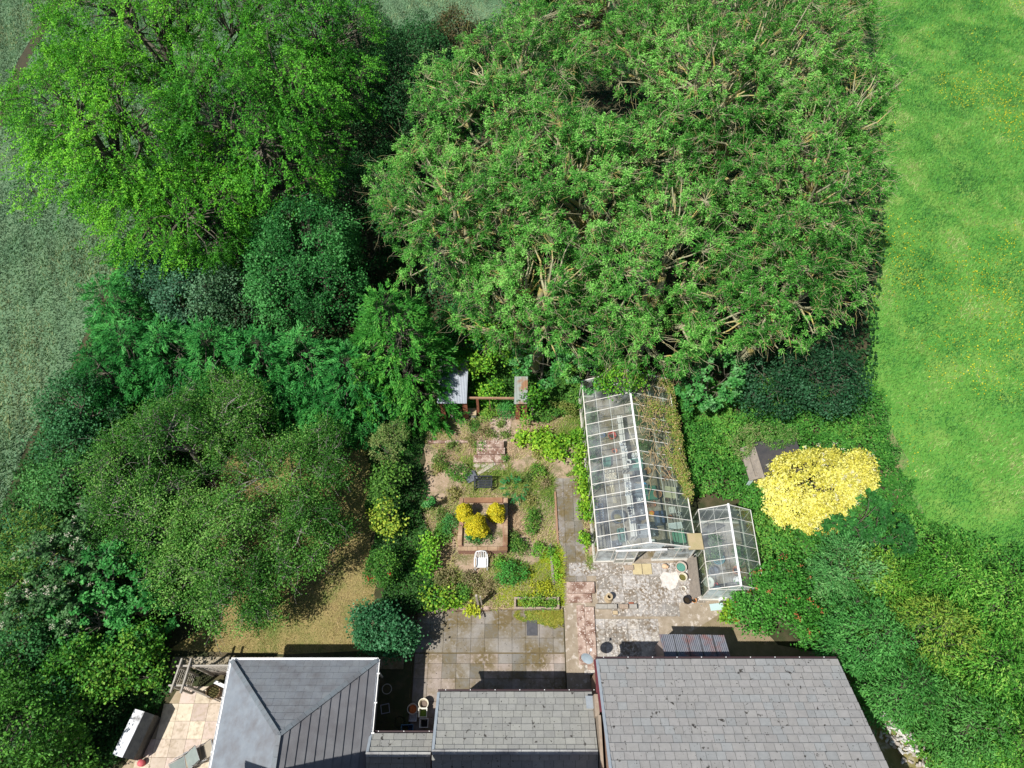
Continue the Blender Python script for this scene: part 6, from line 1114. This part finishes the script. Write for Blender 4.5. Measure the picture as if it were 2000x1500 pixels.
# ------------------------------------------------------------------ bottom left terrace
t = thing('pergola', 'timber pergola arch with two long rafters over the terrace gate', 'pergola', (*P(365, 1325, 2.2)[:2], 0)); o = (*P(365, 1325, 2.2)[:2], 0)
m_gw = mat('grey_timber', (0.40, 0.37, 0.32), (0.32, 0.29, 0.25), 7, 0.85, 0.3, 30)
for a, b in (((356, 1286), (333, 1353)), ((374, 1286), (353, 1354))): mb = MB(); mb.bar(loc(P(*a, 2.25), o), loc(P(*b, 2.25), o), 0.06, 0.12); mb.build('rafter', m_gw, t)
for a, b in (((345, 1301), (452, 1300)), ((330, 1339), (367, 1339))): mb = MB(); mb.bar(loc(P(*a, 2.12), o), loc(P(*b, 2.12), o), 0.06, 0.12); mb.build('crossrail', m_gw, t)
for (u, v) in ((348, 1302), (380, 1302), (334, 1339), (364, 1339)):
    q = P(u, v, 2.1); mb = MB(); mb.bar(loc((q[0], q[1], 0), o), loc(q, o), 0.08, 0.08); mb.build('post', m_gw, t)
def lattice(parent, a, b, z0, z1, name='trellis', n=8):
    a, b = Vector(a), Vector(b); mb = MB(); W_ = (b - a).length; m_ = max(3, int(W_ / 0.16))
    for i in range(m_ + 1): q = a.lerp(b, i / m_); mb.bar((q.x, q.y, z0), (q.x, q.y, z1), 0.03, 0.015)
    k = max(3, int((z1 - z0) / 0.16))
    for i in range(k + 1): z = z0 + (z1 - z0) * i / k; mb.bar((a.x, a.y, z), (b.x, b.y, z), 0.015, 0.03)
    return mb.build(name, m_gw, parent)
q0, q1 = P(334, 1339, 2.1), P(348, 1302, 2.1); lattice(t, loc((q0[0], q0[1], 0), o), loc((q1[0], q1[1], 0), o), 0.3, 2.0)
t = thing('trellis_fence', 'diamond trellis fence between the pergola and the hipped building', 'fence', (-12.0, 5.2, 0)); lattice(t, (-0.75, 0, 0), (0.95, 0.02, 0), 0.9, 1.8, 'trellis_top'); mb = MB()
for i in range(11): mb.box(-0.75 + i * 0.155, -0.75 + i * 0.155 + 0.14, -0.012, 0.012, 0, 0.88, (1, 1, 1))
mb.build('boards', m_oldwood, t); mb = MB(); mb.bar((-0.8, 0, 1.85), (1.0, 0.02, 1.85), 0.05, 0.06); mb.build('top_rail', m_gw, t)
t = thing('gate', 'open wooden trellis gate below the pergola', 'gate', (*P(375, 1345, 1.2)[:2], 0)); mb = MB(); mb.bar((-0.1, 0, 1.3), (0.85, -0.35, 1.3), 0.05, 0.08); mb.bar((-0.1, 0, 0.2), (0.85, -0.35, 0.2), 0.05, 0.08); mb.build('frame', m_oldwood, t); lattice(t, (-0.1, 0, 0), (0.85, -0.35, 0), 0.25, 1.25)
rim_pot('round wicker hanging basket planter beside the hipped building', *pp(418, 1352, 0.3), 0.03, 0.28, 0.42, (0.22, 0.15, 0.08), name='wicker_planter', cat='planter', soil=(0.10, 0.09, 0.03), fill=0.8)
t = thing('white_pipe', 'white boxed pipe below the gutter near the wicker planter', 'pipe', (*pp(428, 1338, 0.6), 0)); mb = MB(); mb.bar((-0.2, 0.12, 0.62), (0.35, -0.1, 0.6), 0.13, 0.1, (0.9, 0.9, 0.9)); mb.bar((0.3, -0.08, 0), (0.3, -0.08, 0.56), 0.1, 0.1, (0.9, 0.9, 0.9)); mb.build('pipe', m_white, t)
# covered barbecue
q = P(257, 1434, 1.05); t = thing('covered_barbecue', 'large barbecue with a scorched silver top and a black cover on the terrace edge', 'barbecue', (q[0], q[1], 0), radians(-14))
m_silver = mat('silver_cover', (0.74, 0.76, 0.80), (0.62, 0.64, 0.68), 1.5, 0.4, 0.1, 10, metallic=0.0, c3=(0.10, 0.09, 0.08), s3=1.35, t3=0.62, w3=0.05)
m_blackc = mat('black_cover', (0.025, 0.027, 0.03), (0.05, 0.052, 0.05), 3, 0.4, 1.0, 6)
mb = MB(); mb.box(-0.38, 0.36, -0.78, 0.82, 0.0, 0.93, (1, 1, 1)); mb.build('body', m_blackc, t, bevel=0.03)
mb = MB(); mb.add([(-0.42, -0.82, 0.94), (0.1, -0.82, 1.12), (0.12, 0.86, 1.12), (-0.40, 0.86, 0.94), (-0.42, -0.82, 0.90), (0.1, -0.82, 1.08), (0.12, 0.86, 1.08), (-0.40, 0.86, 0.90)], [(0, 1, 2, 3), (7, 6, 5, 4), (0, 4, 5, 1), (1, 5, 6, 2), (2, 6, 7, 3), (3, 7, 4, 0)]); mb.build('silver_top', m_silver, t, bevel=0.012)
mb = MB(); mb.add([(0.105, -0.82, 1.10), (0.44, -0.80, 0.86), (0.44, 0.84, 0.86), (0.125, 0.86, 1.10), (0.105, -0.82, 1.05), (0.42, -0.80, 0.40), (0.42, 0.84, 0.40), (0.125, 0.86, 1.05)], [(0, 1, 2, 3), (0, 4, 5, 1), (1, 5, 6, 2), (2, 6, 7, 3)]); mb.build('side_cover', m_blackc, t)
mb = MB(); mb.lathe([(0.001, 0), (0.12, 0), (0.13, 0.25), (0.09, 0.3), (0.001, 0.32)], (0.25, -0.95, 0.0), 14, (0.6, 0.12, 0.14)); tag(mb.build('gas_bottle', m_paint, None, smooth=True), 'red gas bottle at the front of the covered barbecue', 'gas bottle').location = t.location
# recliners
def recliner(lab, u, v, rz, mm):
    t = thing('garden_recliner', lab, 'recliner', (*pp(u, v, 0.4), 0.035), rz, 'reclining chairs on the terrace'); fr = (0.32, 0.33, 0.34); mb = MB()
    for s in (-0.3, 0.3):
        mb.tube([(s, -0.5, 0.36), (s, 0.1, 0.33), (s, 0.75, 0.86)], 0.014, 6, fr); mb.tube([(s, -0.35, 0), (s, 0.35, 0.56), (s, -0.2, 0.58)], 0.014, 6, fr); mb.tube([(s, 0.45, 0), (s, -0.3, 0.36)], 0.014, 6, fr)
    for y, z in ((-0.5, 0.36), (0.75, 0.86), (-0.35, 0.014), (0.45, 0.014)): mb.tube([(-0.3, y, z), (0.3, y, z)], 0.014, 6, fr)
    mb.build('frame', m_metal, t); mb = MB(); mb.add([(-0.27, -0.48, 0.36), (0.27, -0.48, 0.36), (0.27, 0.1, 0.33), (-0.27, 0.1, 0.33)], [(0, 1, 2, 3)]); s_ = mb.build('seat', mm, t); s_.modifiers.new('s', 'SOLIDIFY').thickness = 0.012
    mb = MB(); mb.add([(-0.27, 0.12, 0.345), (0.27, 0.12, 0.345), (0.27, 0.73, 0.845), (-0.27, 0.73, 0.845)], [(0, 1, 2, 3)]); s_ = mb.build('backrest', mm, t); s_.modifiers.new('s', 'SOLIDIFY').thickness = 0.012
recliner('recliner with tan fabric nearest the hipped building', 386, 1476, radians(-68), mat('tan_fabric', (0.36, 0.31, 0.24), (0.30, 0.26, 0.2), 5, 0.9))
recliner('recliner with grey-green fabric left of the tan one', 358, 1493, radians(-60), mat('grey_fabric', (0.24, 0.28, 0.26), (0.2, 0.23, 0.22), 5, 0.9))
# pale debris by the right gable
t = thing('debris_heap', 'pile of pale rubble and dead sticks beside the big slate roof', 'rubble', (*pp(1745, 1420, 0), 0)); mb = MB()
for i in range(220):
    a, b = random.gauss(0, 0.35), random.gauss(0, 0.9); s_ = random.uniform(0.03, 0.13); mb.cbox((a - b * 0.35, b, 0.05 + random.uniform(0, 0.2)), (s_ * random.uniform(1, 3), s_, s_ * .6), random.uniform(0, 3), random.uniform(0, 1), random.uniform(0, 1), random.choice([(0.6, 0.58, 0.54), (0.45, 0.4, 0.36), (0.7, 0.68, 0.66)]))
mb.build('rubble', m_paint, t, kind='stuff')
